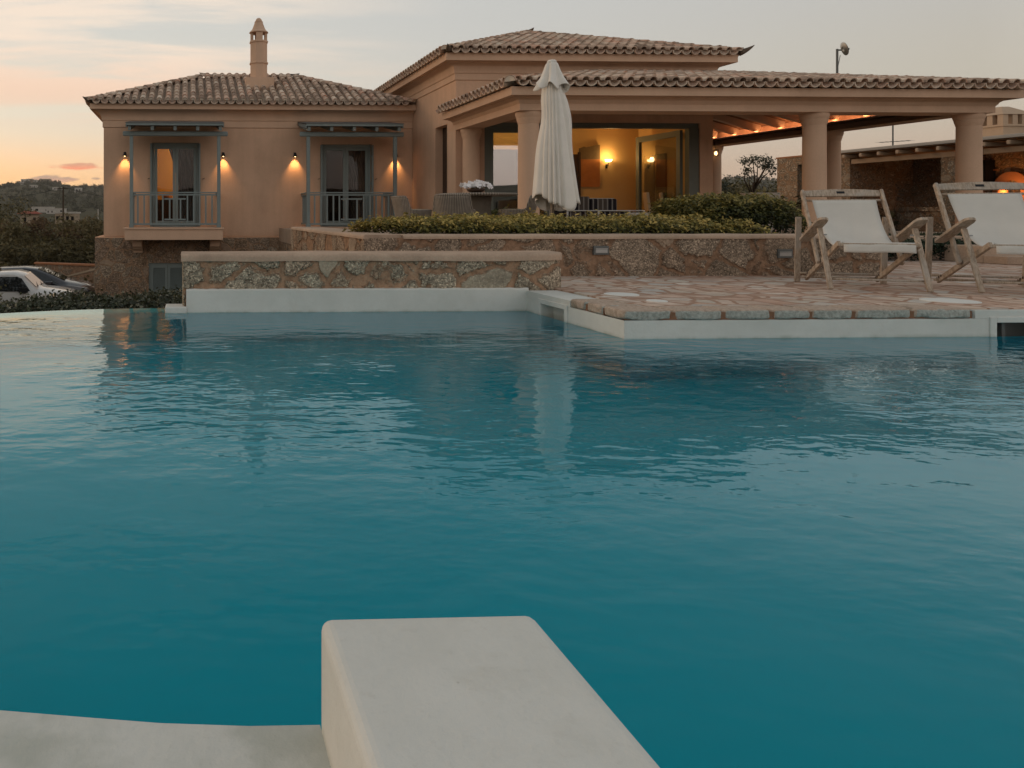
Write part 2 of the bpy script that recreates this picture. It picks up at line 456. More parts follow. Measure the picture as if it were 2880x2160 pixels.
def leaves(name, dark, mid, tip, rough=.5, trans=.25):
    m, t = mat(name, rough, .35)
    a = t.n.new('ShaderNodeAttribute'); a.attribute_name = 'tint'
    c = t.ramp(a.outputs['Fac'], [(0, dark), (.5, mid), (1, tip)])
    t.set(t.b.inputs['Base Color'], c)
    tr = t.n.new('ShaderNodeBsdfTranslucent'); t.set(tr.inputs[0], c)
    mx = t.n.new('ShaderNodeMixShader'); mx.inputs[0].default_value = trans
    t.l.new(t.b.outputs[0], mx.inputs[1]); t.l.new(tr.outputs[0], mx.inputs[2]); t.l.new(mx.outputs[0], t.n['Material Output'].inputs[0])
    M[name] = m
leaves('groundcover_leaf', (.035, .042, .012), (.19, .165, .032), (.60, .44, .13))
leaves('box_leaf', (.030, .040, .012), (.105, .105, .024), (.38, .29, .08))
leaves('glossy_leaf', (.028, .034, .018), (.085, .090, .048), (.36, .33, .24), .3)
leaves('scrub_leaf', (.052, .046, .022), (.13, .11, .050), (.25, .205, .105), .7)
leaves('rust_leaf', (.06, .038, .02), (.13, .082, .044), (.19, .12, .065), .8)
leaves('olive_leaf', (.030, .033, .020), (.070, .075, .045), (.14, .14, .09))
leaves('far_leaf', (.05, .05, .035), (.08, .08, .052), (.115, .112, .07), .8)
leaves('lawn_leaf', (.012, .020, .010), (.03, .05, .024), (.06, .085, .04))
m, t = mat('petal', .6, .3); t.b.inputs['Base Color'].default_value = (.82, .78, .76, 1)
t.set(t.b.inputs['Base Color'], t.mix(t.noise(t.obj, 20, 3), (.74, .70, .69), (.88, .85, .84))); M['petal'] = m
M['bark'] = simple('bark', (.07, .05, .035), .95, .1, var=.35, nscale=12)
M['soil'] = simple('soil', (.05, .035, .025), .95, .05, var=.3, nscale=8, obj=False)
M['black_metal'] = simple('black_metal', (.02, .02, .02), .45, .5, metal=.6)
M['steel'] = simple('steel', (.38, .38, .37), .4, .5, metal=.9)
M['grey_metal'] = simple('grey_metal', (.13, .135, .13), .55, .4, metal=.3)
M['white_plastic'] = simple('white_plastic', (.70, .70, .66), .5, .4, var=.05)
M['dark_wood'] = simple('dark_wood', (.045, .024, .014), .5, .3, var=.3, nscale=7)
M['terracotta'] = simple('terracotta', (.36, .16, .08), .85, .2, var=.2)
M['dark_void'] = simple('dark_void', (.012, .010, .009), .95, .05)
M['rubber'] = simple('rubber', (.018, .018, .018), .8, .2)
M['white_wall'] = simple('white_wall', (.46, .42, .37), .9, .1, var=.12, nscale=.4, obj=False)
M['tan_wall'] = simple('tan_wall', (.36, .28, .20), .9, .1, var=.15, nscale=.4, obj=False)
M['red_roof'] = simple('red_roof', (.26, .075, .05), .9, .1, var=.2, nscale=.8, obj=False)
M['painting_grey'] = simple('painting_grey', (.17, .115, .055), .8, .2, var=.45, nscale=5)
M['painting_red'] = simple('painting_red', (.42, .16, .045), .8, .2, var=.25, nscale=6)

m, t = mat('glass', 0.02, 0.5)
fr = t.n.new('ShaderNodeFresnel'); fr.inputs[0].default_value = 1.5
gl = t.n.new('ShaderNodeBsdfGlossy'); gl.inputs['Roughness'].default_value = .01; gl.inputs[0].default_value = (1, 1, 1, 1)
tr = t.n.new('ShaderNodeBsdfTransparent'); tr.inputs[0].default_value = (.82, .84, .82, 1)
mx = t.n.new('ShaderNodeMixShader'); t.set(mx.inputs[0], t.math('MULTIPLY', fr.outputs[0], .5, clamp=True))
t.l.new(tr.outputs[0], mx.inputs[1]); t.l.new(gl.outputs[0], mx.inputs[2]); t.l.new(mx.outputs[0], t.n['Material Output'].inputs[0])
M['glass'] = m
m2 = m.copy(); m2.name = 'mirror_glass'; M['mirror_glass'] = m2
for nd in m2.node_tree.nodes:
    if nd.type == 'MATH': nd.operation = 'MULTIPLY_ADD'; nd.inputs[1].default_value = 1.2; nd.inputs[2].default_value = .22
M['car_glass'] = simple('car_glass', (.012, .014, .015), .04, .7, var=.0)
def paint(name, col):
    m, t = mat(name, .35, .5)
    t.set(t.b.inputs['Base Color'], t.mix(t.noise(t.obj, 4, 4), tuple(c * .92 for c in col), col))
    t.b.inputs['Coat Weight'].default_value = .8; t.b.inputs['Coat Roughness'].default_value = .05
    M[name] = m
paint('white_paint', (.62, .60, .57)); paint('navy_paint', (.010, .012, .022))
M['headlamp'] = simple('headlamp', (.45, .45, .46), .15, .6, metal=.5, nscale=30, var=.4)
M['lamp_glow'] = emit('lamp_glow', (1.0, .62, .25), 6)
M['sconce_glow'] = emit('sconce_glow', (1.0, .66, .28), 7)
M['strip_glow'] = emit('strip_glow', (1.0, .42, .22), 1.1)

# water: rippled dielectric surface over the coloured basin; ripples strongest in wind-ruffled patches
m, t = mat('pool_water', 0.0, .5)
p = t.scale(t.pos, (1.0, 1.0, 0.0))
gust = t.maprange(t.noise(t.warp(p, .5, .5), .42, 2, .5), .38, .62, .28, 1.0)
sx = t.n.new('ShaderNodeSeparateXYZ'); t.set(sx.inputs[0], t.pos)
shelter = t.math('MAXIMUM', t.maprange(sx.outputs[1], 7.3, 5.6, .05, 1.0), t.math('MULTIPLY', t.maprange(sx.outputs[0], .1, -.3, 0, 1.0), t.maprange(t.math('ADD', sx.outputs[1], t.math('MULTIPLY', t.math('MULTIPLY', sx.outputs[0], sx.outputs[0]), .11)), 7.8, 7.15, .06, 1)))   # lee of the far wall lies calm
near = t.maprange(sx.outputs[1], 2.2, 4.4, .36, .9)
amp = t.math('MULTIPLY', gust, t.math('MULTIPLY', shelter, near))
w1 = t.noise(t.scale(t.warp(p, 1.2, .25), (1.0, 1.7, 1)), 3.9, 2, .45)
w2 = t.noise(t.scale(t.warp(p, 2.2, .12), (1.0, 1.6, 1)), 10.5, 2, .5)
w3 = t.noise(t.scale(p, (1.0, 1.2, 1)), 1.15, 2, .4)
h = t.math('ADD', t.math('MULTIPLY', w1, .0165), t.math('ADD', t.math('MULTIPLY', w2, .0050), t.math('MULTIPLY', w3, .016)))
h = t.math('MULTIPLY', h, amp)
bp = t.bump(h, 1.0, 1.0)
rf_ = t.n.new('ShaderNodeBsdfRefraction'); rf_.inputs['IOR'].default_value = 1.33; rf_.inputs['Roughness'].default_value = 0.0; rf_.inputs[0].default_value = (.22, .98, 1, 1); t.set(rf_.inputs['Normal'], bp)
gl_ = t.n.new('ShaderNodeBsdfGlossy'); gl_.inputs['Roughness'].default_value = 0.0; gl_.inputs[0].default_value = (.86, .96, 1, 1); t.set(gl_.inputs['Normal'], bp)
fr_ = t.n.new('ShaderNodeFresnel'); fr_.inputs[0].default_value = 1.33; t.set(fr_.inputs['Normal'], bp)
mx = t.n.new('ShaderNodeMixShader'); t.set(mx.inputs[0], t.math('MULTIPLY', fr_.outputs[0], t.maprange(fr_.outputs[0], .045, .24, .34, 1.15)))
t.l.new(rf_.outputs[0], mx.inputs[1]); t.l.new(gl_.outputs[0], mx.inputs[2]); t.l.new(mx.outputs[0], t.n['Material Output'].inputs[0])
M['pool_water'] = m

# ground, hills
m, t = mat('ground', .95, .05)
n1 = t.noise(t.pos, .03, 6, .65); n2 = t.noise(t.pos, .6, 5, .7); n3 = t.noise(t.pos, .008, 4, .6)
c = t.mix(t.maprange(n1, .35, .65, 0, 1), (.030, .031, .019), (.080, .074, .043))
c = t.mix(t.maprange(n3, .52, .62, 0, .6), c, (.115, .095, .062))
c = t.mix(1.0, c, t.ramp(n2, [(.3, .6), (.7, 1.3)]), 'MULTIPLY')
t.set(t.b.inputs['Base Color'], c); t.set(t.b.inputs['Normal'], t.bump(n2, .5, .3))
M['ground'] = m
# ---------------------------------------------------------------- camera
cam = bpy.data.cameras.new('camera'); co = bpy.data.objects.new('camera', cam); link(co)
co.location = (0, 0, 1.0); co.rotation_euler = (R(90), 0, R(-2.2))
cam.sensor_width = 36; cam.lens = 36 * 2100 / 2880; cam.shift_x = 0.288; cam.shift_y = -0.1667
cam.clip_start = .05; cam.clip_end = 9000
SC.camera = co
SC.view_settings.view_transform = 'Standard'; SC.view_settings.look = 'None'; SC.view_settings.exposure = 0.6; SC.view_settings.gamma = 1
SC.cycles.use_denoising = True
SC.cycles.max_bounces = 8; SC.cycles.diffuse_bounces = 3; SC.cycles.glossy_bounces = 4; SC.cycles.transmission_bounces = 6; SC.cycles.transparent_max_bounces = 8
SC.cycles.sample_clamp_indirect = 3.0; SC.cycles.sample_clamp_direct = 6.0

# ---------------------------------------------------------------- dusk sky
SUN_AZ = R(-40)
W = bpy.data.worlds.new('World'); SC.world = W; W.use_nodes = True
t = NT(W.node_tree); t.n.clear()
out = t.n.new('ShaderNodeOutputWorld')
tc = t.n.new('ShaderNodeTexCoord').outputs['Generated']
sx = t.n.new('ShaderNodeSeparateXYZ'); t.set(sx.inputs[0], tc)
dx, dy, dz = sx.outputs
hl = t.math('SQRT', t.math('ADD', t.math('MULTIPLY', dx, dx), t.math('ADD', t.math('MULTIPLY', dy, dy), 1e-6)))
dot = t.math('DIVIDE', t.math('ADD', t.math('MULTIPLY', dx, math.sin(SUN_AZ)), t.math('MULTIPLY', dy, math.cos(SUN_AZ))), hl)
az = t.math('ARCTAN2', dx, dy)
g = t.math('MULTIPLY_ADD', dot, .5, .5)
H = t.ramp(g, [(0, (.92, .73, .64)), (.30, (.72, .56, .48)), (.52, (.50, .35, .255)), (.75, (.62, .44, .30)), (.93, (1.05, .60, .27)), (1, (1.3, .66, .24))])  # low ramp stops: unseen sky behind the camera, raised to light the house front
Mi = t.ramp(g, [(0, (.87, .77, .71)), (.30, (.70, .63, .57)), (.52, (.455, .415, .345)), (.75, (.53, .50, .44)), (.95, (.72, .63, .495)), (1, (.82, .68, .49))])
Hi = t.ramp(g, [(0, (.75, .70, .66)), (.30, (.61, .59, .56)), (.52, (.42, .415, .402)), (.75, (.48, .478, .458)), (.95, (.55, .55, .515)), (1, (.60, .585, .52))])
zen = (.275, .30, .315)
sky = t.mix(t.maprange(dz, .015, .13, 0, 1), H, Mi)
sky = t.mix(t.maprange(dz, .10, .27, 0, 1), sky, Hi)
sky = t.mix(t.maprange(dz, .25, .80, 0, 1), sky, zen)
# high cirrus, lit from below the horizon
den = t.math('ADD', dz, .22)
pv = t.n.new('ShaderNodeCombineXYZ'); t.set(pv.inputs[0], t.math('DIVIDE', dx, den)); t.set(pv.inputs[1], t.math('DIVIDE', dy, den))
rot = t.n.new('ShaderNodeMapping'); rot.inputs['Rotation'].default_value = (0, 0, R(38)); rot.inputs['Scale'].default_value = (.55, 2.6, 1); t.set(rot.inputs['Vector'], pv.outputs[0])
cir = t.noise(t.warp(rot.outputs[0], .9, .8), 1.25, 6, .58)
reg = t.math('MULTIPLY', t.maprange(dot, .48, .82, 0, 1), t.math('MULTIPLY', t.maprange(dz, .10, .17, 0, 1), t.maprange(dz, .75, .35, 0, 1)))
cm = t.math('MULTIPLY', t.maprange(cir, .43, .58, 0, .9), reg)
sky = t.mix(cm, sky, t.mix(t.maprange(dz, .12, .24, 0, 1), (.80, .52, .37), (.80, .66, .535)))
# two small cumulus banks low over the hills
def bank(sky, a0, sa, z0, sz, top, low, k=1.0, sd=0.0):
    q = t.n.new('ShaderNodeCombineXYZ'); t.set(q.inputs[0], t.math('MULTIPLY', az, 34.0)); t.set(q.inputs[1], t.math('MULTIPLY', dz, 120.0)); q.inputs[2].default_value = sd
    nz = t.noise(q.outputs[0], 1.0, 5, .62)
    ea = t.math('DIVIDE', t.math('SUBTRACT', az, a0), sa); ez = t.math('DIVIDE', t.math('SUBTRACT', dz, z0), sz)
    m = t.math('SUBTRACT', 1.0, t.math('ADD', t.math('MULTIPLY', ea, ea), t.math('MULTIPLY', ez, ez)))
    m = t.math('ADD', m, t.math('MULTIPLY', t.math('SUBTRACT', nz, .5), 2.6))
    m = t.maprange(m, .15, .75, 0, k)
    return t.mix(m, sky, t.mix(t.maprange(ez, -.7, .7, 0, 1), low, top))
sky = bank(sky, R(-8.3), R(2.3), .0615, .0055, (.66, .34, .22), (.92, .30, .17), 1.0)
sky = bank(sky, R(-10.0), R(2.0), .0450, .0065, (.34, .25, .22), (.62, .34, .24), .85, 4.0)
sky = bank(sky, R(-7.0), R(.55), .0455, .0030, (.34, .24, .20), (.42, .27, .20), .8, 9.0)
below = t.maprange(dz, -.02, .0, 0, 1)
sky = t.mix(below, (.10, .08, .06), sky)
nis = t.n.new('ShaderNodeTexSky'); nis.sky_type = 'NISHITA'; nis.sun_disc = False; nis.sun_elevation = R(1.0); nis.sun_rotation = SUN_AZ
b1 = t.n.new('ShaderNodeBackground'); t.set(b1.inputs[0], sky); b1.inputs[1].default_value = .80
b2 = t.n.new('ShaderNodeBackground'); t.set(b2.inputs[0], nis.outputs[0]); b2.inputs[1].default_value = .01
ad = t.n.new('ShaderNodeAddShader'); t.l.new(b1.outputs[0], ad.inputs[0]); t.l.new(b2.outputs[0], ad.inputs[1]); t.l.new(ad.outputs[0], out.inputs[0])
W.cycles.sampling_method = 'MANUAL'; W.cycles.sample_map_resolution = 512

sun = bpy.data.lights.new('sun', 'SUN'); sun.energy = .55; sun.angle = R(25); sun.color = (1, .66, .40)
so = bpy.data.objects.new('sun', sun); link(so)
d = Vector((math.sin(R(-62)), math.cos(R(-62)), math.tan(R(9)))).normalized()
so.rotation_euler = d.to_track_quat('Z', 'Y').to_euler(); so.location = d * 60

# ---------------------------------------------------------------- ground, valley and hills
def gh(x, y):
    r = math.hypot(x, y); a = math.degrees(math.atan2(x, y))
    near = -2.1 + 2.25 * sm(x, 9.0, 10.5) * sm(y, 13.0, 15.5) 
    near += .9 * sm(y, 27, 40) * (1 - sm(x, -1, 3)) * (1 - sm(r, 40, 70))
    v = near * (1 - sm(r, 60, 160)) - 3.0 * sm(r, 60, 160) + 2.2 * sm(x / max(r, 1), .1, .5) * sm(r, 40, 100)
    crest = 52 + 7 * noise.noise((a * .13, 3.1, 0)) + 5 * noise.noise((a * .42, 1.7, 4)) + 3.0 * noise.noise((a * 1.4, 8.7, 4))
    if -16 < a < -3: crest += 4.5 * math.exp(-((a + 11.3) / 1.7) ** 2) - 3.2 * math.exp(-((a + 9.0) / .7) ** 2)
    hill = crest * sm(r, 220, 1500) 
    hill *= 1 - .25 * sm(r, 1600, 2600)
    v += hill + (1.5 * noise.noise((x * .01, y * .01, 0)) + 2.5 * noise.noise((x * .004, y * .004, 5))) * sm(r, 120, 500)
    return v
def sm(x, a, b):
    t_ = max(0.0, min(1.0, (x - a) / (b - a))); return t_ * t_ * (3 - 2 * t_)
radii = [0, 4, 7, 10, 12, 14, 16, 18, 20, 23, 26, 30, 35, 42, 50, 62, 78, 100, 130, 170, 220, 290, 380, 480, 600, 720, 850, 980, 1100, 1220, 1340, 1440, 1500, 1580, 1750, 2100, 2700]
na = 360; gv = []
for r_ in radii:
    for k in range(na):
        a = 2 * math.pi * k / na; x, y = r_ * math.sin(a), r_ * math.cos(a); gv.append((x, y, gh(x, y)))
gq = [(i * na + k, (i + 1) * na + k, (i + 1) * na + (k + 1) % na, i * na + (k + 1) % na) for i in range(len(radii) - 1) for k in range(na)]
ground = fast_mesh('ground', np.array(gv), np.array(gq)[:, ::-1], M['ground'], smooth=True); tag(ground, kind='structure')

# ---------------------------------------------------------------- pool
edge_left = [(.256, 1.445), (.117, 1.447), (-.055, 1.462), (-.232, 1.489), (-.377, 1.512), (-.7, 1.575), (-1.2, 1.70), (-2.2, 2.1), (-3.2, 2.9), (-3.75, 4.2), (-3.5, 5.7), (-2.9, 6.8), (-2.35, 7.28), (-1.878, 7.54), (-1.386, 7.725), (-.854, 7.85), (-.45, 7.895), (-.207, 7.905)]
rest = [(-.207, 7.60), (-.02, 7.56), (3.47, 7.56), (3.47, 5.82), (14.0, 5.82), (14.0, .5), (.68, .5), (.68, 1.445)]
outline = edge_left + rest
mb = MB(); n = len(outline)
mb.add([(x, y, 0) for x, y in outline], [tuple(reversed(range(n)))])
water = mb.build('water', M['pool_water']); tag(water, kind='structure')
mb = MB()
mb.add([(x, y, -1.55) for x, y in outline], [tuple(reversed(range(n)))])
for i in range(n):
    a, b = outline[i], outline[(i + 1) % n]
    mb.quad((*b, -1.55), (*a, -1.55), (*a, -.012), (*b, -.012))
basin = mb.build('pool_basin', M['basin']); tag(basin, kind='structure')
# weir wall round the overflow edge, its crest just under the water film
mb = MB()
mb.sweep(list(reversed(edge_left[5:])), [(.0, -.02), (.0, -.02), (-.22, -.012), (-.30, -.06), (-.30, -2.2)])
tag(mb.build('pool_weir', M['pool_render']), kind='structure')
# near rim the photographer stands on: flush with the water left of the block
mb = MB()
rim = edge_left[:6] + [(-1.2, 1.70), (-2.2, 2.1), (-3.2, 2.9), (-9, 2.9), (-9, -7), (.256, -7)]
mb.prism(list(reversed(rim)), -.6, .004)
tag(mb.build('pool_rim', M['pool_render']), kind='structure')
mb = MB()
mb.prism([(.68, .5), (.68, -7), (16, -7), (16, .5)], -.6, .02)
tag(mb.build('pool_surround', M['pool_render']), kind='structure')
mb = MB()
mb.box(.256, .68, -1.6, 1.45, -1.5, .214)
blk = mb.build('pool_block', M['pool_render'], bevel=.022, seg=4)
tag(blk, 'low white rendered block jutting into the pool in front of the camera', 'pool block')
mb = MB(); mb.box(-.235, -.015, 7.50, 7.80, -.08, .058)
tag(mb.build('edge_block', M['pool_render'], bevel=.012), 'small white kerb block at the water end of the stone wall', 'kerb block')

# pool wall of the deck, with the skimmer mouths
deck = empty('pool_edge', (3.47, 5.82, 0), 0, 'white rendered pool wall under the flagstone deck, edged with rough grey stones', 'pool edge')
def pc(o): o.matrix_parent_inverse = Matrix.Translation((-3.47, -5.82, 0)); return o
mb = MB()
wall_holes(mb, (3.47, 7.56), (3.47, 5.82), -.05, .145, [(.345, .80, -.049, .112)], .32)
wall_holes(mb, (3.47, 5.8195), (14, 5.8195), -.05, .145, [(3.09, 3.60, -.049, .112)], .32)
mb.box(3.468, 3.80, 6.66, 7.56, .146, .206); mb.box(6.38, 7.30, 5.818, 6.12, .146, .212)
pc(mb.build('pool_wall', M['pool_render'], deck))
for (fx, fy, ax, k0, k1) in ((3.47, 0, 'y', 6.70, 7.275), (0, 5.82, 'x', 6.50, 7.13)):
    mb = MB(); w_ = .055; t0, t1 = -.04, .158
    segs = [(k0, k0 + w_, t0, t1), (k1 - w_, k1, t0, t1), (k0 + w_, k1 - w_, .112, t1)]
    for a, b, z0, z1 in segs:
        if ax == 'y': mb.box(fx - .012, fx + .004, a, b, z0, z1)
        else: mb.box(a, b, fy - .012, fy + .003, z0, z1)
    f = pc(mb.build('skimmer_frame', M['pool_render'], deck, bevel=.004))
    mb = MB()
    if ax == 'y': mb.box(fx + .12, fx + .15, k0 + .02, k1 - .02, -.3, .13)
    else:
        mb.box(k0 + .02, k1 - .02, fy + .22, fy + .25, -.3, .13)
        mb.box(k0 + .22, k0 + .25, fy + .10, fy + .2, -.3, .10)
    pc(mb.build('skimmer_back', M['pool_render'] if ax == 'y' else M['grey_metal'], deck))
def rough_stone(name, x0, x1, y0, y1, z0, z1, tint, seed, parent):
    me = bpy.data.meshes.new(name)
    nx, ny, nz = max(3, int((x1 - x0) / .022)), max(3, int((y1 - y0) / .022)), 5
    import bmesh
    bm = bmesh.new()
    g = bmesh.ops.create_cube(bm, size=1)
    bmesh.ops.subdivide_edges(bm, edges=[e for e in bm.edges], cuts=7, use_grid_fill=True)
    cx, cy, cz = (x0 + x1) / 2, (y0 + y1) / 2, (z0 + z1) / 2
    for v in bm.verts:
        p = v.co * 2
        q = Vector((p.x, p.y, p.z)); m_ = max(abs(q.x), abs(q.y), abs(q.z))
        s = Vector((math.copysign(abs(q.x) ** .9, q.x), math.copysign(abs(q.y) ** .9, q.y), q.z))
        rr = (abs(q.x) ** 8 + abs(q.y) ** 8 + abs(q.z) ** 8) ** (1 / 8)
        s = q / max(rr, 1e-4)
        w = Vector((cx + s.x * (x1 - x0) / 2, cy + s.y * (y1 - y0) / 2, cz + s.z * (z1 - z0) / 2))
        nn = noise.noise_vector(w * 7 + Vector((seed * 3.1, 0, 0))) * .012 + noise.noise_vector(w * 26 + Vector((0, seed, 0))) * .006
        nn.z *= .5 if s.z > 0 else 1.0
        if s.z > .8: nn.z *= .3
        v.co = w + nn
    bm.to_mesh(me); bm.free(); me.materials.append(M['coping_stone'])
    at = me.attributes.new('tint', 'FLOAT', 'FACE')
    at.data.foreach_set('value', np.array([max(0, min(1, tint + (.75 if p.normal.z > .75 else 0.0) + (.55 if p.normal.x < -.6 else 0))) for p in me.polygons], dtype=np.float32))  # left-facing sides tinted warm: sunset glow put into the colour
    me.polygons.foreach_set('use_smooth', np.ones(len(me.polygons), dtype=bool))
    o = bpy.data.objects.new(name, me); link(o, parent); return o
x = 3.465; i = 0
for L in (.40, .39, .385, .30, .34, .475, .60):
    pc(rough_stone('coping_stone', x, min(x + L, 6.36), 5.812, 6.13, .146, .228, .05 + .1 * random.random(), i, deck)); x += L + .020; i += 1
x = 7.33
while x < 13.5:
    L = random.uniform(.34, .46); pc(rough_stone('coping_stone', x, x + L, 5.812, 6.13, .146, .228, .1, i, deck)); x += L + .020; i += 1
y = 6.145
for L in (.25, .235):
    pc(rough_stone('coping_stone', 3.462, 3.79, y, y + L, .146, .228, .35, i, deck)); y += L + .02; i += 1
mb = MB(); mb.box(3.49, 6.37, 5.835, 6.13, .147, .205); mb.box(7.32, 13.9, 5.835, 6.13, .147, .205); mb.box(3.485, 3.80, 6.14, 6.66, .147, .204)
pc(mb.build('mortar_bed', M['mortar'], deck))

# flagstone deck
mb = MB()
poly = [(3.80, 6.13), (15.0, 6.13), (15.0, 12.6), (2.0, 12.6), (2.0, 8.0), (3.80, 8.0)]
mb.prism(poly, .02, .222)
pav = mb.build('pool_deck', M['flagstone']); tag(pav, kind='structure')
mb = MB(); mb.box(6.36, 7.32, 5.87, 6.128, .213, .2225)
tag(mb.build('paving', M['flagstone']), kind='structure')
lidx = 0
for (cx, cy, r_, lab) in ((4.135, 6.98, .15, 'round white skimmer lid in the deck nearest the stone wall'), (6.74, 6.36, .20, 'larger round white skimmer lid in the deck below the two deck chairs'), (4.14, 6.45, .085, 'small white disc set in the deck near the pool corner')):
    mb = MB(); mb.lathe([(r_, .218), (r_, .228), (r_ * .93, .231), (0.001, .231)], (cx, cy, 0), 40)
    o = mb.build('skimmer_lid', M['white_plastic']); tag(o, lab, 'lid', 'round lids in the pool deck')

# ---------------------------------------------------------------- stone walls
def masonry_ring(name, pts, z0, z1, res, material, parent, lean=.0, top=False):
    P = []
    n = len(pts)
    for i in range(n - 1):
        a, b = Vector(pts[i]), Vector(pts[i + 1]); L = (b - a).length; k = max(1, int(L / res))
        for j in range(k): P.append(a + (b - a) * j / k)
    P.append(Vector(pts[-1]))
    nz = max(2, int((z1 - z0) / res)); vs = []
    for j in range(nz + 1):
        z = z0 + (z1 - z0) * j / nz
        for p in P: vs.append((p.x, p.y, z))
    m_ = len(P); q = [(j * m_ + i, j * m_ + i + 1, (j + 1) * m_ + i + 1, (j + 1) * m_ + i) for j in range(nz) for i in range(m_ - 1)]
    return fast_mesh(name, np.array(vs), np.array(q), material, parent, smooth=True)
gw = empty('stone_wall', (0, 7.56, 0), 0, 'low pebbly stone wall with a sandy coping behind the pool water', 'stone wall')
o = masonry_ring('masonry', [(-.055, 8.12), (-.045, 7.575), (3.70, 7.575), (3.90, 7.70), (3.93, 8.12)], -.5, .53, .0105, M['pool_masonry'], gw); o.matrix_parent_inverse = Matrix.Translation((0, -7.56, 0))
mb = MB(); mb.box(-.05, 3.92, 7.585, 9.0, -2.3, -.3); o = mb.build('footing', M['plinth_masonry'], gw); o.matrix_parent_inverse = Matrix.Translation((0, -7.56, 0))
def wavy_cap(name, path_l, path_r, z0, z1, parent, org, m='cap_plaster', r_=.03):
    mb = MB(); n = len(path_l)
    vs = []; prof = []
    for i in range(n):
        a, b = Vector(path_l[i]), Vector(path_r[i])
        d = (b - a).normalized()
        for (k, e, z) in ((0, 0, z0), (0, 0, z1 - r_), (0, r_ * .3, z1 - r_ * .3), (0, r_, z1), (1, -r_, z1), (1, -r_ * .3, z1 - r_ * .3), (1, 0, z1 - r_), (1, 0, z0)):
            p = (a if k == 0 else b) + d * e
            w = noise.noise((p.x * 2.5, p.y * 2.5, z * 3)) * .006
            vs.append((p.x, p.y + w, z + w))
    fs = []
    for i in range(n - 1):
        for k in range(8):
            k2 = (k + 1) % 8; fs.append((i * 8 + k, i * 8 + k2, (i + 1) * 8 + k2, (i + 1) * 8 + k))
    fs.append(tuple(range(8))); fs.append(tuple(reversed(range((n - 1) * 8, n * 8))))
    mb.add(vs, fs)
    o = mb.build(name, M[m], parent); smooth_by_angle(o.data, 50)
    o.matrix_parent_inverse = Matrix.Translation((-org[0], -org[1], -org[2]))
    import bmesh
    bm = bmesh.new(); bm.from_mesh(o.data); bmesh.ops.recalc_face_normals(bm, faces=bm.faces); bm.to_mesh(o.data); bm.free()
    return o
xs = [-.075 + i * (3.80 / 40) for i in range(41)]
fr = [(x_, 7.552) for x_ in xs] + [(3.86, 7.61), (3.925, 7.70), (3.95, 7.83)]
bk = [(x_, 8.15) for x_ in xs] + [(3.90, 8.15), (3.93, 8.15), (3.955, 8.15)]
wavy_cap('wall_cap', fr, bk, .512, .587, gw, (0, 7.56, 0))
mb = MB()
k = 120; vs = []; 
for i in range(k + 1):
    x_ = -.022 + i * 3.512 / k; zt = .232 + noise.noise((x_ * 9, 0, 0)) * .005 + noise.noise((x_ * 30, 3, 0)) * .004
    vs += [(x_, 7.535, -.05), (x_, 7.535, zt - .012), (x_, 7.545, zt), (x_, 7.60, zt + .004)]
fs = [(i * 4 + j, (i + 1) * 4 + j, (i + 1) * 4 + j + 1, i * 4 + j + 1) for i in range(k) for j in range(3)] + [(3, 2, 1, 0)]
mb.add(vs, fs); mb.quad((-.022, 7.60, -.05), (-.022, 7.535, -.05), (-.022, 7.535, .22), (-.022, 7.60, .23))
o = mb.build('render_base', M['pool_render'], gw); o.matrix_parent_inverse = Matrix.Translation((0, -7.56, 0))

pl = empty('planter_wall', (2.15, 9.04, 0), 0, 'long stone retaining wall of the planted upper terrace', 'planter wall')
o = masonry_ring('masonry', [(2.03, 14.6), (2.15, 9.05), (8.74, 9.05), (8.74, 10.2)], .1, .70, .0135, M['garden_masonry'], pl); o.matrix_parent_inverse = Matrix.Translation((-2.15, -9.04, 0))
mb = MB(); mb.prism([(2.165, 9.08), (8.7, 9.08), (8.7, 14.6), (2.045, 14.6)], -2.3, .015); mb.box(2.64, 8.7, 14.61, 27.5, -2.3, .19); o = mb.build('footing', M['plinth_masonry'], pl); o.matrix_parent_inverse = Matrix.Translation((-2.15, -9.04, 0))
xs = [2.63 + i * .1 for i in range(62)]
wavy_cap('wall_cap', [(x_, 9.03) for x_ in xs], [(x_, 9.56) for x_ in xs], .685, .735, pl, (2.15, 9.04, 0))
ys = [14.6 - i * .1 for i in range(56)]
wavy_cap('wall_cap', [(2.13 - (y_ - 9.04) * .0215 + .0, y_) if y_ > 9.1 else (2.13, 9.03) for y_ in ys], [(2.628, max(y_, 9.03)) for y_ in ys], .685, .737, pl, (2.15, 9.04, 0))
for (lx, lz, lab) in ((5.09, .543, 'grey recessed step light in the planter wall beside the pool deck, left one'), (7.43, .497, 'grey recessed step light in the planter wall behind the deck chair')):
    e = empty('step_light', (lx, 9.03, lz), 0, lab, 'wall light', 'recessed lights in the planter wall')
    mb = MB(); mb.box(-.095, .095, -.012, .03, -.055, .055); mb.build('housing', M['grey_metal'], e, bevel=.004)
    mb = MB(); mb.box(-.075, .075, -.016, -.011, -.03, .012); mb.box(-.075, .075, -.020, -.011, .016, .026); mb.build('louvre', M['steel'], e)
mb = MB(); mb.box(2.63, 8.7, 9.56, 11.0, .2, .672); tag(mb.build('soil', M['soil']), kind='structure')
mb = MB(); mb.box(2.63, 8.74, 11.0, 21.6, .2, .58); mb.box(8.742, 16.9, 12.45, 28, .2, .578)
tag(mb.build('terrace_floor', M['cap_plaster']), kind='structure')
mb = MB(); mb.box(9.2, 14.9, 12.25, 12.45, .5, .612)
tag(mb.build('terrace_ledge', M['cap_plaster'], bevel=.012), 'low sandy ledge along the lawn edge behind the deck chairs', 'ledge')
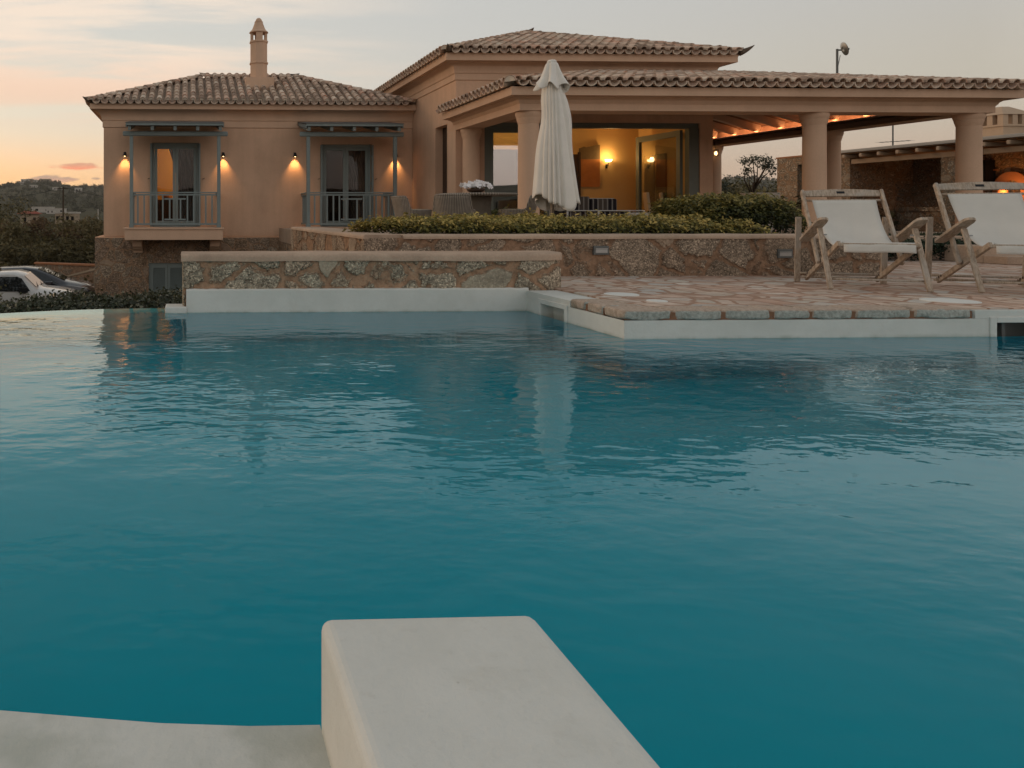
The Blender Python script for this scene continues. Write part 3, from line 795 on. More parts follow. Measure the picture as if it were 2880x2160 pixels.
mb = MB(); mb.box(12.35, 15, 11.15, 11.75, .223, .49); mb.box(12.35, 15, 10.8, 11.149, .223, .345)
tag(mb.build('garden_step', M['cap_plaster'], bevel=.012), 'pale plastered steps behind the deck chair at the picture edge', 'steps')
# ---------------------------------------------------------------- tiled roofs
def tile_slope(mb, e0, e1, t0, t1, pitch=.235, row=.36, mortar=True, seed=0):
    g = random.Random(seed)
    e0, e1, t0, t1 = map(Vector, (e0, e1, t0, t1))
    L = (e1 - e0).length; ev = (e1 - e0) / L
    up = t0 - e0; up -= ev * up.dot(ev); Rm = up.length; up /= Rm; nn = ev.cross(up).normalized()
    a = (t0 - e0).dot(ev); b = (e1 - t1).dot(ev)
    def lim(s):
        r = Rm
        if a > 1e-4: r = min(r, Rm * s / a)
        if b > 1e-4: r = min(r, Rm * (L - s) / b)
        return max(0, r)
    P = lambda s, r, h: e0 + ev * s + up * r + nn * h
    # boarding under the tiles
    mb.quad(P(0, 0, .0), P(L, 0, .0), t1 - nn * 0, t0 - nn * 0, .1)
    nc = int(L / pitch); pitch = L / nc
    def shell(s, r0, r1, ra, rb, h0, h1, sign, tint, th=.017, rim=True, fill=False):
        k = 6; vs = []
        for (r, rad, h) in ((r0, ra, h0), (r1, rb, h1)):
            for i in range(k + 1):
                an = math.pi * i / k; vs.append(P(s - math.cos(an) * rad, r, h + sign * math.sin(an) * rad))
        fs = [(i, i + 1, k + 2 + i, k + 1 + i) if sign > 0 else (i + 1, i, k + 1 + i, k + 2 + i) for i in range(k)]
        mb.add(vs, fs, tint)
        if rim:
            vs = []
            for rad in (ra, ra - th):
                for i in range(k + 1):
                    an = math.pi * i / k; vs.append(P(s - math.cos(an) * rad, r0, h0 + sign * math.sin(an) * rad))
            mb.add(vs, [(i, i + 1, k + 2 + i, k + 1 + i) for i in range(k)], min(1, tint + .12))
            vs = []
            for (r, rad, h) in ((r0, ra - th, h0), (min(r1, r0 + .3), rb - th, h1)):
                for i in range(k + 1):
                    an = math.pi * i / k; vs.append(P(s - math.cos(an) * rad, r, h + sign * math.sin(an) * rad))
            mb.add(vs, [(i, i + 1, k + 2 + i, k + 1 + i) for i in range(k)], tint * .8)
        if fill:
            vs = [P(s, r0 + .015, h0)] + [P(s - math.cos(math.pi * i / k) * (ra - .004), r0 + .015, h0 + sign * math.sin(math.pi * i / k) * (ra - .004)) for i in range(k + 1)]
            mb.add(vs, [(0, i + 1, i + 2) for i in range(k)], .5, 1)
    for i in range(nc + 1):                                   # pans
        s = i * pitch; r = lim(min(max(s, .02), L - .02))
        if r < .05 : continue
        y0 = -.075
        shell(s, y0, y0 + .38, .112, .098, .092, .085, -1, .62 + .2 * g.random(), th=.022)
        if r > .3: shell(s, .28, r, .095, .09, .094, .085, -1, .25 + .2 * g.random(), rim=False)
    for i in range(nc):                                       # covers
        s = (i + .5) * pitch; r1 = lim(s); r = -.055; k = 0
        while r < r1 - .03:
            e = min(r + row * 1.12, max(r1, r + .12)); tn = g.random()
            shell(s + g.uniform(-.006, .006), r, e, .086, .070, .092 + g.uniform(0, .006), .082, 1, tn, fill=(mortar and k == 0))
            r += row; k += 1
def hip_tiles(mb, p0, p1, rad=.105, lift=.10, row=.36, seed=0):
    g = random.Random(seed); p0, p1 = Vector(p0), Vector(p1); d = (p1 - p0); L = d.length; d /= L
    side = d.cross(Vector((0, 0, 1))).normalized(); upv = side.cross(d).normalized()
    n = max(1, round(L / row)); row = L / n
    for i in range(n):
        a, b = i * row - .02, min(L + .02, (i + 1.12) * row); k = 8; vs = []
        for (r, ra, h) in ((a, rad, lift + .012), (b, rad * .82, lift)):
            for q in range(k + 1):
                an = math.pi * (q / k); vs.append(p0 + d * r - side * math.cos(an) * ra + upv * (h - .05 + math.sin(an) * ra))
        for q in range(k + 1):
            an = math.pi * (q / k); vs.append(p0 + d * a - side * math.cos(an) * (rad - .02) + upv * (lift + .012 - .05 + math.sin(an) * (rad - .02)))
        tn = g.random()
        mb.add(vs, [(q, q + 1, k + 2 + q, k + 1 + q) for q in range(k)] + [(2 * k + 2 + q, 2 * k + 3 + q, q + 1, q) for q in range(k)], tn)
        vs = [p0 + d * (a + .02) + upv * (lift - .04)] + vs[2 * k + 2:]
        mb.add(vs, [(0, q + 1, q + 2) for q in range(k)], .5, 1)
def finial(p, d, parent, L=.42, rise=.09):
    mb = MB(); p = Vector(p); d = Vector(d).normalized(); pts = []; rr = []
    for i in range(6):
        q = i / 5; pts.append(p + d * (L * q) + Vector((0, 0, rise * q ** 1.6))); rr.append(.085 * (1 - q) ** .8 + .004)
    mb.tube(pts, rr, 7); o = mb.build('finial', M['dark_tile'], parent, smooth=True); return o

villa = empty('villa', (6.6, 18.3, 0), 0, 'salmon plastered villa with clay tile roofs and a columned terrace', 'house')
VI = Matrix.Translation((-6.6, -18.3, 0))
def vp(o): o.matrix_parent_inverse = VI; return o

# --- wing
WX0, WX1, WY0, WY1 = -2.47, 6.63, 21.9, 28.2
D1 = (-1.07, .31, .585, 3.07); D2 = (3.93, 5.41, .585, 3.04)
mb = MB()
wall_holes(mb, (WX0, WY0), (WX1, WY0), .33, 4.2, [(d_[0] - WX0, d_[1] - WX0, d_[2], d_[3]) for d_ in (D1, D2)], .3)
wall_holes(mb, (WX0, WY1), (WX0, WY0), .33, 4.2, [], .3)
wall_holes(mb, (WX1, WY1), (WX0, WY1), .33, 4.2, [], .3)
vp(mb.build('wing_wall', M['wall_plaster'], villa))
prof = [(0, 3.495), (.03, 3.515), (.03, 3.700), (.045, 3.705), (.045, 3.716), (.055, 3.72), (.06, 3.80), (.095, 3.88), (.16, 3.95), (.25, 3.985), (.25, 4.0), (.36, 4.0), (.36, 4.165), (0, 4.2)]
mb = MB(); mb.sweep([(WX0, WY1), (WX0, WY0), (WX1, WY0)], prof)
o = vp(mb.build('cornice', M['trim_plaster'], villa)); smooth_by_angle(o.data, 28)
mb = MB(); mb.sweep([(WX0 - .25, WY1), (WX0 - .25, WY0 - .06), (WX1, WY0 - .06)], [(0, -2.3), (0, .30), (-.2, .34)])
PX0, PY0 = WX0 - .25, WY0 - .06
mb = MB()
wall_holes(mb, (PX0, PY0), (WX1, PY0), -2.3, .29, [(-1.16 - PX0, -.05 - PX0, -1.55, -.45)], .28)
wall_holes(mb, (PX0, WY1), (PX0, PY0), -2.3, .29, [], .28)
vp(mb.build('plinth', M['plinth_masonry'], villa))
mb = MB(); mb.sweep([(PX0 + .005, WY1), (PX0 + .005, PY0 + .005), (WX1, PY0 + .005)], [(0, .286), (0, .30), (-.01, .312), (-.26, .34), (-.26, .286)])
vp(mb.build('plinth_ledge', M['wall_plaster'], villa))
mb = MB()
ex0, ex1, ey = -2.87, 6.52, 21.48; rx0, rx1, ry = .55, 3.46, 24.45; ez, rz = 4.175, 5.44
tile_slope(mb, (ex0, ey, ez), (ex1, ey, ez), (rx0, ry, rz), (rx1, ry, rz), seed=1)
tile_slope(mb, (ex0, 27.4, ez), (ex0, ey, ez), (rx0, ry, rz), (rx0, ry, rz), seed=2)
tile_slope(mb, (ex1, ey, ez), (ex1, 27.4, ez), (rx1, ry, rz), (rx1, ry, rz), seed=3)
mb.quad((ex0, 27.4, ez), (rx0, ry, rz), (rx1, ry, rz), (ex1, 27.4, ez), .3)
hip_tiles(mb, (ex0, ey, ez), (rx0, ry, rz), seed=1); hip_tiles(mb, (ex1, ey, ez), (rx1, ry, rz), seed=2); hip_tiles(mb, (rx0, ry, rz - .005), (rx1, ry, rz), seed=3, lift=.055, rad=.125)
rf = vp(mb.build('wing_roof', [M['clay_tile'], M['eave_mortar']], villa))
finial((ex0 + .05, ey + .05, ez + .07), (-1, -.4, .0), rf, .22); finial((rx0 + .1, ry, rz + .07), (-1, -.1, 0), rf, .3); finial((rx1 - .1, ry, rz + .07), (1, -.1, 0), rf, .3)

ch = MB(); cx, cy = 2.20, 23.3
ch.box(cx - .43, cx + .43, cy - .42, cy + .42, 4.5, 5.19)
o8 = math.pi / 8
ch.lathe([(.275, 5.185), (.275, 5.655), (.305, 5.66), (.305, 5.70), (.275, 5.72), (.275, 6.31), (.30, 6.32), (.305, 6.36), (.285, 6.38), (.2, 6.38)], (cx, cy, 0), 8, a0=o8)
for k in range(8):
    if k % 2: continue
    a = k * math.pi / 4 + math.pi / 2
    u_ = Vector((math.cos(a), math.sin(a), 0)); v_ = Vector((-u_.y, u_.x, 0)); c_ = Vector((cx, cy, 0)) + u_ * .215
    w_ = .10
    ch.bar(c_ + Vector((0, 0, 6.379)), c_ + Vector((0, 0, 6.66)), w_ * 2, .08, up=u_)
ch.lathe([(.28, 6.625), (.30, 6.64), (.285, 6.67), (.225, 6.72), (.185, 6.80), (.125, 6.965), (.135, 6.975), (.13, 6.99), (.105, 7.0), (.095, 7.05), (.05, 7.10), (.005, 7.115)], (cx, cy, 0), 24)
o = vp(ch.build('chimney', M['trim_plaster'], villa))

def french_door(d_, tilt=0):
    x0, x1, z0, z1 = d_; y = WY0 + .13; w = x1 - x0; xm = (x0 + x1) / 2
    mb = MB()
    mb.box(x0, x0 + .075, y - .03, y + .05, z0, z1); mb.box(x1 - .075, x1, y - .03, y + .05, z0, z1); mb.box(x0 + .075, x1 - .075, y - .03, y + .05, z1 - .09, z1)
    mb.box(x0 + .075, x1 - .075, y - .05, y + .05, z0, z0 + .05)
    fd = vp(mb.build('french_door', M['blue_frame'], villa, bevel=.004))
    for (a, b) in ((x0 + .078, xm - .002), (xm + .002, x1 - .078)):
        mb = MB(); s = .078; zt = z1 - .093; zb = z0 + .053
        mb.box(a, a + s, y - .02, y + .025, zb, zt); mb.box(b - s, b, y - .02, y + .025, zb, zt)
        mb.box(a + s, b - s, y - .019, y + .024, zt - .085, zt); mb.box(a + s, b - s, y - .019, y + .024, zb, zb + .14)
        mb.build('door_leaf', M['blue_frame'], fd, bevel=.003)
        mb = MB(); mb.box(a + s, b - s, y + .0, y + .006, zb + .14, zt - .085); mb.build('pane', M['glass'], fd)
    for sgn, xx in ((1, x0), (-1, x1)):              # shutters folded back into the reveal
        mb = MB(); q = xx + sgn * .012
        mb.bar((q + sgn * .03, y - .04, z0 + .01), (q + sgn * .03, y - .04, z1 - .02), .045, .06, up=(1, 0, 0)); 
        mb.bar((q - sgn * .03, WY0 - .05, z0 + .01), (q - sgn * .03, WY0 - .05, z1 - .03), .11, .045, up=(1, 0, 0))
        for zz in (z0 + .5, z0 + 1.3, z0 + 2.1): mb.bar((q + sgn * .01, WY0 - .06, zz - .03), (q + sgn * .01, WY0 - .06, zz + .03), .03, .02, up=(1, 0, 0))
        mb.build('shutter', M['blue_wood'], fd)
    for q in (x0 - .11, x1 + .11):
        mb = MB(); mb.tube([(q, WY0 - .002, z0 + 1.42), (q, WY0 - .05, z0 + 1.42), (q + .05, WY0 - .05, z0 + 1.44)], .009, 6); mb.build('shutter_hook', M['black_metal'], fd)
    return fd
def curtain_mesh(x0, x1, ztop, zbot, y, parent, pull=1.0, name='curtain'):
    nx, nz = 60, 30; vs = []
    for j in range(nz + 1):
        q = j / nz; z = ztop + (zbot - ztop) * q
        xl = x0 + (x1 - x0) * np.interp(q, [0, .22, .5, 1], [.02, .20, .36, .34]) * pull
        for i in range(nx + 1):
            u = i / nx; x_ = xl + (x1 - xl) * u
            vs.append((x_, y + .03 * math.sin(u * 40 - 7 * q * (1 - .4 * q)) + .012 * math.sin(u * 93), z))
    qd = [(j * (nx + 1) + i, j * (nx + 1) + i + 1, (j + 1) * (nx + 1) + i + 1, (j + 1) * (nx + 1) + i) for j in range(nz) for i in range(nx)]
    return fast_mesh(name, np.array(vs), np.array(qd), M['curtain'], parent, smooth=True)
def balcony(x0, x1, door):
    yb = WY0; yf = 20.68
    mb = MB(); mb.box(x0, x1, yf, yb - .0, .262, .552); mb.box(x0 - .03, x1 + .03, yf - .035, yb, .5521, .606)
    bal = vp(mb.build('balcony', M['trim_plaster'], villa, bevel=.008))
    for cxx in (x0 + .31, x1 - .21):
        mb = MB(); pr = [(0, .262), (0, -.13), (-.32, -.13), (-.34, -.08), (-.46, -.02), (-.50, .03), (-.66, .06), (-.70, .262)]
        vs = [(cxx - .13, WY0 - .06 + p[0], p[1]) for p in pr] + [(cxx + .13, WY0 - .06 + p[0], p[1]) for p in pr]; n_ = len(pr)
        mb.add(vs, [tuple(range(n_)), tuple(reversed(range(n_, 2 * n_)))] + [(i, n_ + i, n_ + (i + 1) % n_, (i + 1) % n_) for i in range(n_)])
        mb.build('corbel', M['trim_plaster'], bal)
    px0, px1 = x0 + .185, x1 - .115; py = yf + .07
    for px in (px0, px1):
        mb = MB(); mb.box(px - .048, px + .048, py - .048, py + .048, .607, 3.14); mb.box(px - .062, px + .062, py - .062, py + .062, .607, .70)
        mb.build('post', M['blue_wood'], bal, bevel=.006)
    mb = MB(); mb.box(px0 - .24, px1 + .25, py - .04, py + .04, 3.141, 3.275)
    mb.build('awning_beam', M['blue_wood'], bal, bevel=.03, seg=3)
    rx0_, rx1_ = px0 - .06, px1 + .06
    for k in range(5):
        xx = rx0_ + .03 + (rx1_ - rx0_ - .06) * k / 4
        mb = MB(); mb.bar((xx, yb, 3.585), (xx, yf - .28, 3.325), .085, .125); mb.build('rafter', M['blue_wood'], bal, bevel=.006)
    mb = MB(); mb.bar(((rx0_ + rx1_) / 2, yb, 3.665), ((rx0_ + rx1_) / 2, yf - .33, 3.402), rx1_ - rx0_ + .10, .03); mb.build('awning_boards', M['dark_boards'], bal)
    mb = MB(); mb.bar((rx0_ - .06, yf - .335, 3.425), (rx1_ + .06, yf - .335, 3.425), .02, .062); mb.build('fascia', M['blue_wood'], bal)
    mb = MB(); mb.bar(((rx0_ + rx1_) / 2, yb, 3.690), ((rx0_ + rx1_) / 2, yf - .36, 3.462), rx1_ - rx0_ + .16, .016); mb.build('awning_cover', M['grey_metal'], bal)
    for xx in (rx0_ - .055, rx1_ + .055):
        mb = MB(); mb.bar((xx, yb, 3.63), (xx, yf - .33, 3.385), .025, .09); mb.build('fascia', M['blue_wood'], bal)
    def railing(a, b, pos, panel):
        a = Vector(a); b = Vector(b); d_ = (b - a)
        mb = MB()
        mb.bar(a + Vector((0, 0, 1.575)), b + Vector((0, 0, 1.575)), .075, .035); mb.bar(a + Vector((0, 0, 1.515)), b + Vector((0, 0, 1.515)), .04, .045)
        r_ = mb.build('railing', M['blue_wood'], bal, bevel=.004)
        mb = MB(); mb.bar(a + Vector((0, 0, .70)), b + Vector((0, 0, .70)), .045, .05); mb.build('bottom_rail', M['blue_wood'], r_, bevel=.004)
        for p in pos:
            mb = MB(); q = a + d_ * p; mb.bar(q + Vector((0, 0, .726)), q + Vector((0, 0, 1.492)), .042, .03, up=(0, 1, 0) if abs(d_.x) > abs(d_.y) else (1, 0, 0)); mb.build('baluster', M['blue_wood'], r_)
        if panel:
            p0, p1 = panel
            for zz in (.83, 1.40):
                mb = MB(); mb.bar(a + d_ * (p0 + .019) + Vector((0, 0, zz)), a + d_ * (p1 - .019) + Vector((0, 0, zz)), .032, .042); mb.build('panel_bar', M['blue_wood'], r_)
            for p in (p0 + (p1 - p0) * .28, p0 + (p1 - p0) * .72):
                mb = MB(); q = a + d_ * p; mb.bar(q + Vector((0, 0, .852)), q + Vector((0, 0, 1.378)), .042, .03, up=(0, 1, 0)); mb.build('baluster', M['blue_wood'], r_)
    railing((px0 + .049, py, 0), (px1 - .049, py, 0), [.055, .13, .205, .28, .352, .645, .72, .793, .865, .94], (.352, .645))
    for px in (px0, px1): railing((px, py + .049, 0), (px, yb - .001, 0), [.15, .32, .49, .66, .83], None)
    return bal
balcony(-1.76, .96, D1); balcony(3.16, 5.91, D2)
f1 = french_door(D1); f2 = french_door(D2)
curtain_mesh(-.62, .27, 2.98, .62, WY0 + .38, f1); curtain_mesh(4.62, 5.36, 2.96, .62, WY0 + .38, f2, 1.0)
# rooms behind the two French doors
for (rx0_, rx1_, mm, nm) in ((-2.1, 2.0, 'interior_plaster', 'room'), (2.2, 6.5, 'dark_wood', 'room')):
    mb = MB(); y0_, y1_ = WY0 + .32, 25.2
    mb.quad((rx0_, y1_, .585), (rx1_, y1_, .585), (rx1_, y1_, 3.4), (rx0_, y1_, 3.4)); mb.quad((rx0_, y0_, .585), (rx0_, y1_, .585), (rx0_, y1_, 3.4), (rx0_, y0_, 3.4))
    mb.quad((rx1_, y1_, .585), (rx1_, y0_, .585), (rx1_, y0_, 3.4), (rx1_, y1_, 3.4)); mb.quad((rx0_, y0_, 3.4), (rx0_, y1_, 3.4), (rx1_, y1_, 3.4), (rx1_, y0_, 3.4))
    vp(mb.build(nm, M[mm], villa))
    mb = MB(); mb.box(rx0_, rx1_, y0_, y1_, .5, .584); vp(mb.build('room_floor', M['dark_wood'], villa))
e = empty('dresser', (-.7, 24.6, .585), 0, 'dark wooden dresser inside the lit room behind the left French door', 'dresser')
mb = MB(); mb.box(-.55, .55, -.25, .25, .08, .82); mb.box(-.58, .58, -.28, .25, .821, .86); mb.build('carcass', M['dark_wood'], e, bevel=.006)
for zz in (.14, .38, .60):
    mb = MB(); mb.box(-.5, .5, -.27, -.251, zz, zz + .19); mb.build('drawer', M['dark_wood'], e, bevel=.004)
mb = MB(); mb.lathe([(.10, 0), (.16, .05), (.17, .12), (.12, .17), (.1, .17)], (-.7, 24.6, 1.446), 20); tag(mb.build('bowl', M['terracotta'], smooth=True), 'round terracotta bowl standing on the dresser in the lit room', 'bowl')
# basement shutters
mb = MB(); x0_, x1_, z0_, z1_ = -1.16, -.05, -1.55, -.45; y_ = PY0 + .10
mb.box(x0_, x0_ + .06, y_ - .03, y_ + .03, z0_, z1_); mb.box(x1_ - .06, x1_, y_ - .03, y_ + .03, z0_, z1_); mb.box(x0_ + .06, x1_ - .06, y_ - .03, y_ + .03, z1_ - .06, z1_)
sw = vp(mb.build('basement_window', M['blue_frame'], villa))
for (a, b) in ((x0_ + .065, -.61), (-.602, x1_ - .065)):
    mb = MB(); mb.box(a, a + .07, y_ - .025, y_ + .015, z0_, z1_ - .062); mb.box(b - .07, b, y_ - .025, y_ + .015, z0_, z1_ - .062); mb.box(a + .07, b - .07, y_ - .024, y_ + .014, z1_ - .15, z1_ - .062)
    zz = z0_ + .03
    while zz < z1_ - .17:
        mb.bar((a + .07, y_ - .005, zz), (b - .07, y_ - .005, zz), .035, .008, up=(0, -.6, .8)); zz += .032
    mb.build('shutter', M['blue_frame'], sw)
mb = MB(); mb.box(x0_, x1_, y_ + .06, y_ + .08, z0_, z1_); mb.build('backing', M['dark_void'], sw)

# --- main block
MX0, MX1, MY0, MY1 = 6.635, 13.19, 18.3, 28.4
mb = MB()
wall_holes(mb, (MX0, MY0), (MX1, MY0), .585, 4.95, [(7.36 - MX0, 12.86 - MX0, .586, 3.27)], .3)
wall_holes(mb, (MX0, MY1), (MX0, MY0), .585, 4.95, [(MY1 - 19.84, MY1 - 18.93, .60, 3.29)], .3)
wall_holes(mb, (MX1, MY0), (MX1, MY1), .585, 4.95, [], .3)
wall_holes(mb, (MX1, MY1), (MX0, MY1), .585, 4.95, [], .3)
vp(mb.build('main_wall', M['wall_plaster'], villa))
prof = [(p[0] * .95, p[1] + .765) for p in [(0, 3.535), (.03, 3.55), (.03, 3.70), (.045, 3.705), (.045, 3.716), (.055, 3.72), (.06, 3.80), (.095, 3.88), (.16, 3.93), (.25, 3.955), (.25, 3.965), (.39, 3.965), (.39, 4.15), (0, 4.19)]]
mb = MB(); mb.sweep([(MX0, MY1), (MX0, MY0), (MX1, MY0), (MX1, MY1)], prof)
o = vp(mb.build('cornice', M['trim_plaster'], villa)); smooth_by_angle(o.data, 28)
mb = MB(); ez = 4.925; ax, ay, az_ = 9.92, 21.55, 6.22; ex0, ex1, ey = MX0 - .41, MX1 + .41, MY0 - .41; by = 25.2
tile_slope(mb, (ex0, ey, ez), (ex1, ey, ez), (ax, ay, az_), (ax, ay, az_), seed=11, mortar=False)
tile_slope(mb, (ex0, 28.8, ez), (ex0, ey, ez), (ax, by, az_), (ax, ay, az_), seed=12, mortar=False)
tile_slope(mb, (ex1, ey, ez), (ex1, 28.8, ez), (ax, ay, az_), (ax, by, az_), seed=13, mortar=False)
mb.quad((ex0, 28.8, ez), (ax, by, az_), (ax, by, az_), (ex1, 28.8, ez))
hip_tiles(mb, (ex0, ey, ez), (ax, ay, az_), seed=5); hip_tiles(mb, (ex1, ey, ez), (ax, ay, az_), seed=6); hip_tiles(mb, (ax, ay, az_), (ax, by, az_), seed=7)
rf = vp(mb.build('main_roof', [M['clay_tile'], M['eave_mortar']], villa))
finial((ex0 + .1, ey + .02, ez + .06), (-.5, -1, .0), rf, .25); finial((ex1 - .02, ey + .02, ez + .04), (1, -.25, .1), rf, .34, .14); finial((ax, ay - .1, az_ + .06), (.25, -1, .0), rf, .25)
# side window recess
mb = MB(); mb.box(MX0 + .20, MX0 + .24, 18.93, 19.84, .61, 3.28); vp(mb.build('side_window', M['dark_wood'], villa))
# living room behind the wide opening
mb = MB(); x0_, x1_, y0_, y1_, z0_, z1_ = 6.95, 12.88, 18.61, 20.9, .584, 3.42
mb.quad((x0_, y1_, z0_), (x1_, y1_, z0_), (x1_, y1_, z1_), (x0_, y1_, z1_)); mb.quad((x0_, y0_, z0_), (x0_, y1_, z0_), (x0_, y1_, z1_), (x0_, y0_, z1_)); mb.quad((x1_, y1_, z0_), (x1_, y0_, z0_), (x1_, y0_, z1_), (x1_, y1_, z1_)); mb.quad((x0_, y0_, z1_), (x0_, y1_, z1_), (x1_, y1_, z1_), (x1_, y0_, z1_))
vp(mb.build('living_room', M['interior_plaster'], villa))
for (a, b, zt) in ((10.86, 11.10, 2.68),):
    mb = MB(); mb.box(a, b, y1_ - .05, y1_ - .005, z0_, zt); ob = vp(mb.build('inner_door', M['dark_wood'], villa))
    mb = MB(); mb.box(a - .06, a - .002, y1_ - .06, y1_ - .004, z0_, zt + .06); mb.box(b + .002, b + .06, y1_ - .06, y1_ - .004, z0_, zt + .06); mb.build('frame', M['dark_wood'], ob)
mb = MB(); mb.box(x1_ - .06, x1_ - .006, 19.62, 20.02, z0_, 2.62); mb.box(x1_ - .06, x1_ - .006, 20.12, 20.55, z0_, 2.62); vp(mb.build('reflection_panel', M['dark_wood'], villa, bevel=.01))  # dark panels built to stand in for a reflection in the open glass leaf
# sliding glass doors of the opening
def glazed(name, a, b, z0, z1, w, th, parent, frame='door_frame'):
    a = Vector((a[0], a[1], 0)); b = Vector((b[0], b[1], 0)); d_ = (b - a).normalized(); nrm = Vector((d_.y, -d_.x, 0))
    mb = MB()
    for p in (a + d_ * w / 2, b - d_ * w / 2): mb.bar(p + Vector((0, 0, z0)), p + Vector((0, 0, z1)), w, th, up=nrm)
    mb.bar(a + d_ * w + Vector((0, 0, z1 - w / 2)), b - d_ * w + Vector((0, 0, z1 - w / 2)), th * .96, w); mb.bar(a + d_ * w + Vector((0, 0, z0 + w * .8)), b - d_ * w + Vector((0, 0, z0 + w * .8)), th * .96, w * 1.6)
    f = vp(mb.build(name, M[frame], parent, bevel=.005))
    mb = MB(); mb.bar(a + d_ * w + Vector((0, 0, (z0 + z1) / 2)), b - d_ * w + Vector((0, 0, (z0 + z1) / 2)), .008, z1 - z0 - w * 2); mb.build('pane', M['glass'], f)
    return f
mb = MB(); mb.box(7.362, 12.858, 18.36, 18.52, 3.14, 3.268); mb.box(12.60, 12.857, 18.33, 18.5, .587, 3.139); mb.box(7.363, 7.50, 18.36, 18.5, .587, 3.139)
vp(mb.build('opening_frame', M['door_frame'], villa, bevel=.006))
sd = glazed('sliding_door', (7.50, 18.42), (9.05, 18.42), .59, 3.138, .12, .07, villa)
kids(sd)[0].data.materials[0] = M['mirror_glass']
mb = MB(); mb.box(7.5, 9.05, 18.64, 18.66, .59, 2.62); mb.build('reflection_backing', M['dark_boards'], sd)  # dark panel added behind the pane so its reflection shows
glazed('open_door', (12.54, 18.54), (12.54, 20.42), .59, 3.12, .15, .08, villa)

# --- terrace roof and pergola
TX0, TX1, TY0 = 6.58, 16.44, 14.6
prof = [(-.52, 3.05), (0, 3.05), (0, 3.185), (.012, 3.19), (.012, 3.205), (.025, 3.21), (.04, 3.25), (.085, 3.285), (.15, 3.30), (.15, 3.31), (.29, 3.31), (.29, 3.475), (-.10, 3.475), (-.10, 3.265), (-.52, 3.265)]
mb = MB(); mb.sweep([(TX0, 18.29), (TX0, TY0), (TX1, TY0), (TX1, 22.7)], prof)
o = vp(mb.build('entablature', M['trim_plaster'], villa)); smooth_by_angle(o.data, 28)
mb = MB(); mb.box(6.69, 13.15, 14.71, 18.295, 3.47, 3.52); vp(mb.build('terrace_ceiling', M['ceiling_plaster'], villa))
mb = MB(); mb.bar((13.2, 18.25, 4.19), (16.2, 14.95, 3.42), .14, .22); vp(mb.build('hip_rafter', M['beam_paint'], villa))
ez, tz = 3.505, 4.44; ex0, ex1, ey = TX0 - .33, TX1 + .33, TY0 - .33
mb = MB()
tile_slope(mb, (ex0, ey, ez), (ex1, ey, ez), (10.3, MY0, tz), (MX1, MY0, tz), pitch=.22, seed=21, mortar=False)
tile_slope(mb, (ex0, MY0, ez), (ex0, ey, ez), (10.3, MY0, tz), (10.3, MY0, tz), pitch=.22, seed=22, mortar=False)
tile_slope(mb, (ex1, ey, ez), (ex1, 23.0, ez), (MX1, MY0, tz), (MX1, 23.0, tz), pitch=.22, seed=23, mortar=False)
hip_tiles(mb, (ex0, ey, ez), (10.3, MY0, tz), seed=8, rad=.12); hip_tiles(mb, (ex1, ey, ez), (MX1, MY0, tz), seed=9, rad=.10, lift=.11)
vp(mb.build('terrace_roof', [M['clay_tile'], M['eave_mortar']], villa))
mb = MB(); mb.quad((13.20, 18.3, 4.34), (13.20, 22.8, 4.34), (16.335, 22.8, 3.484), (16.335, 14.8, 3.484)); mb.add([(10.4, 18.28, 4.34), (13.20, 18.28, 4.34), (16.7, 14.4, 3.49), (7.0, 14.4, 3.49)], [(0, 1, 2, 3)]); vp(mb.build('pergola_boards', M['roof_boards'], villa))
for k in range(9):
    yy = 15.45 + k * .86
    xh = max(13.18, 13.2 + (18.3 - yy) * .875); zh = lambda x_: 4.225 - (x_ - 13.18) * .273
    if xh > 15.4: continue
    mb = MB(); mb.bar((xh, yy, zh(xh)), (16.2, yy, zh(16.2)), .12, .20); vp(mb.build('rafter', M['beam_paint'], villa, bevel=.012))
mb = MB(); mb.tube([(16.12, 15.3, 3.282), (16.12, 22.4, 3.282)], .014, 6); vp(mb.build('light_strip', M['strip_glow'], villa))
L = bpy.data.lights.new('strip_light', 'AREA'); L.shape = 'RECTANGLE'; L.size = .04; L.size_y = 7.0; L.energy = 10; L.color = (1, .45, .2)
lo = bpy.data.objects.new('strip_light', L); link(lo); lo.location = (16.10, 18.9, 3.305); lo.rotation_euler = (0, R(180 + 40), 0)
colp = [(.225, .58), (.225, .64), (.208, .66), (.198, 2.80), (.198, 2.81), (.208, 2.815), (.208, 2.840), (.213, 2.845), (.218, 2.87), (.230, 2.905), (.230, 2.925), (.236, 2.935), (.252, 2.985), (.254, 3.0), (.254, 3.049)]
for (cx, cy) in ((6.885, 14.87), (12.86, 14.87), (16.17, 14.87), (16.17, 18.2), (16.17, 22.4), (6.87, 17.9)):
    mb = MB(); mb.lathe(colp, (cx, cy, 0), 40); o = vp(mb.build('column', M['trim_plaster'], villa)); smooth_by_angle(o.data, 20)
mb = MB(); mb.box(6.57, 6.634, 18.14, 18.66, .585, 3.05); mb.box(6.6345, 7.10, 18.145, 18.297, .585, 3.049); vp(mb.build('pilaster', M['trim_plaster'], villa))

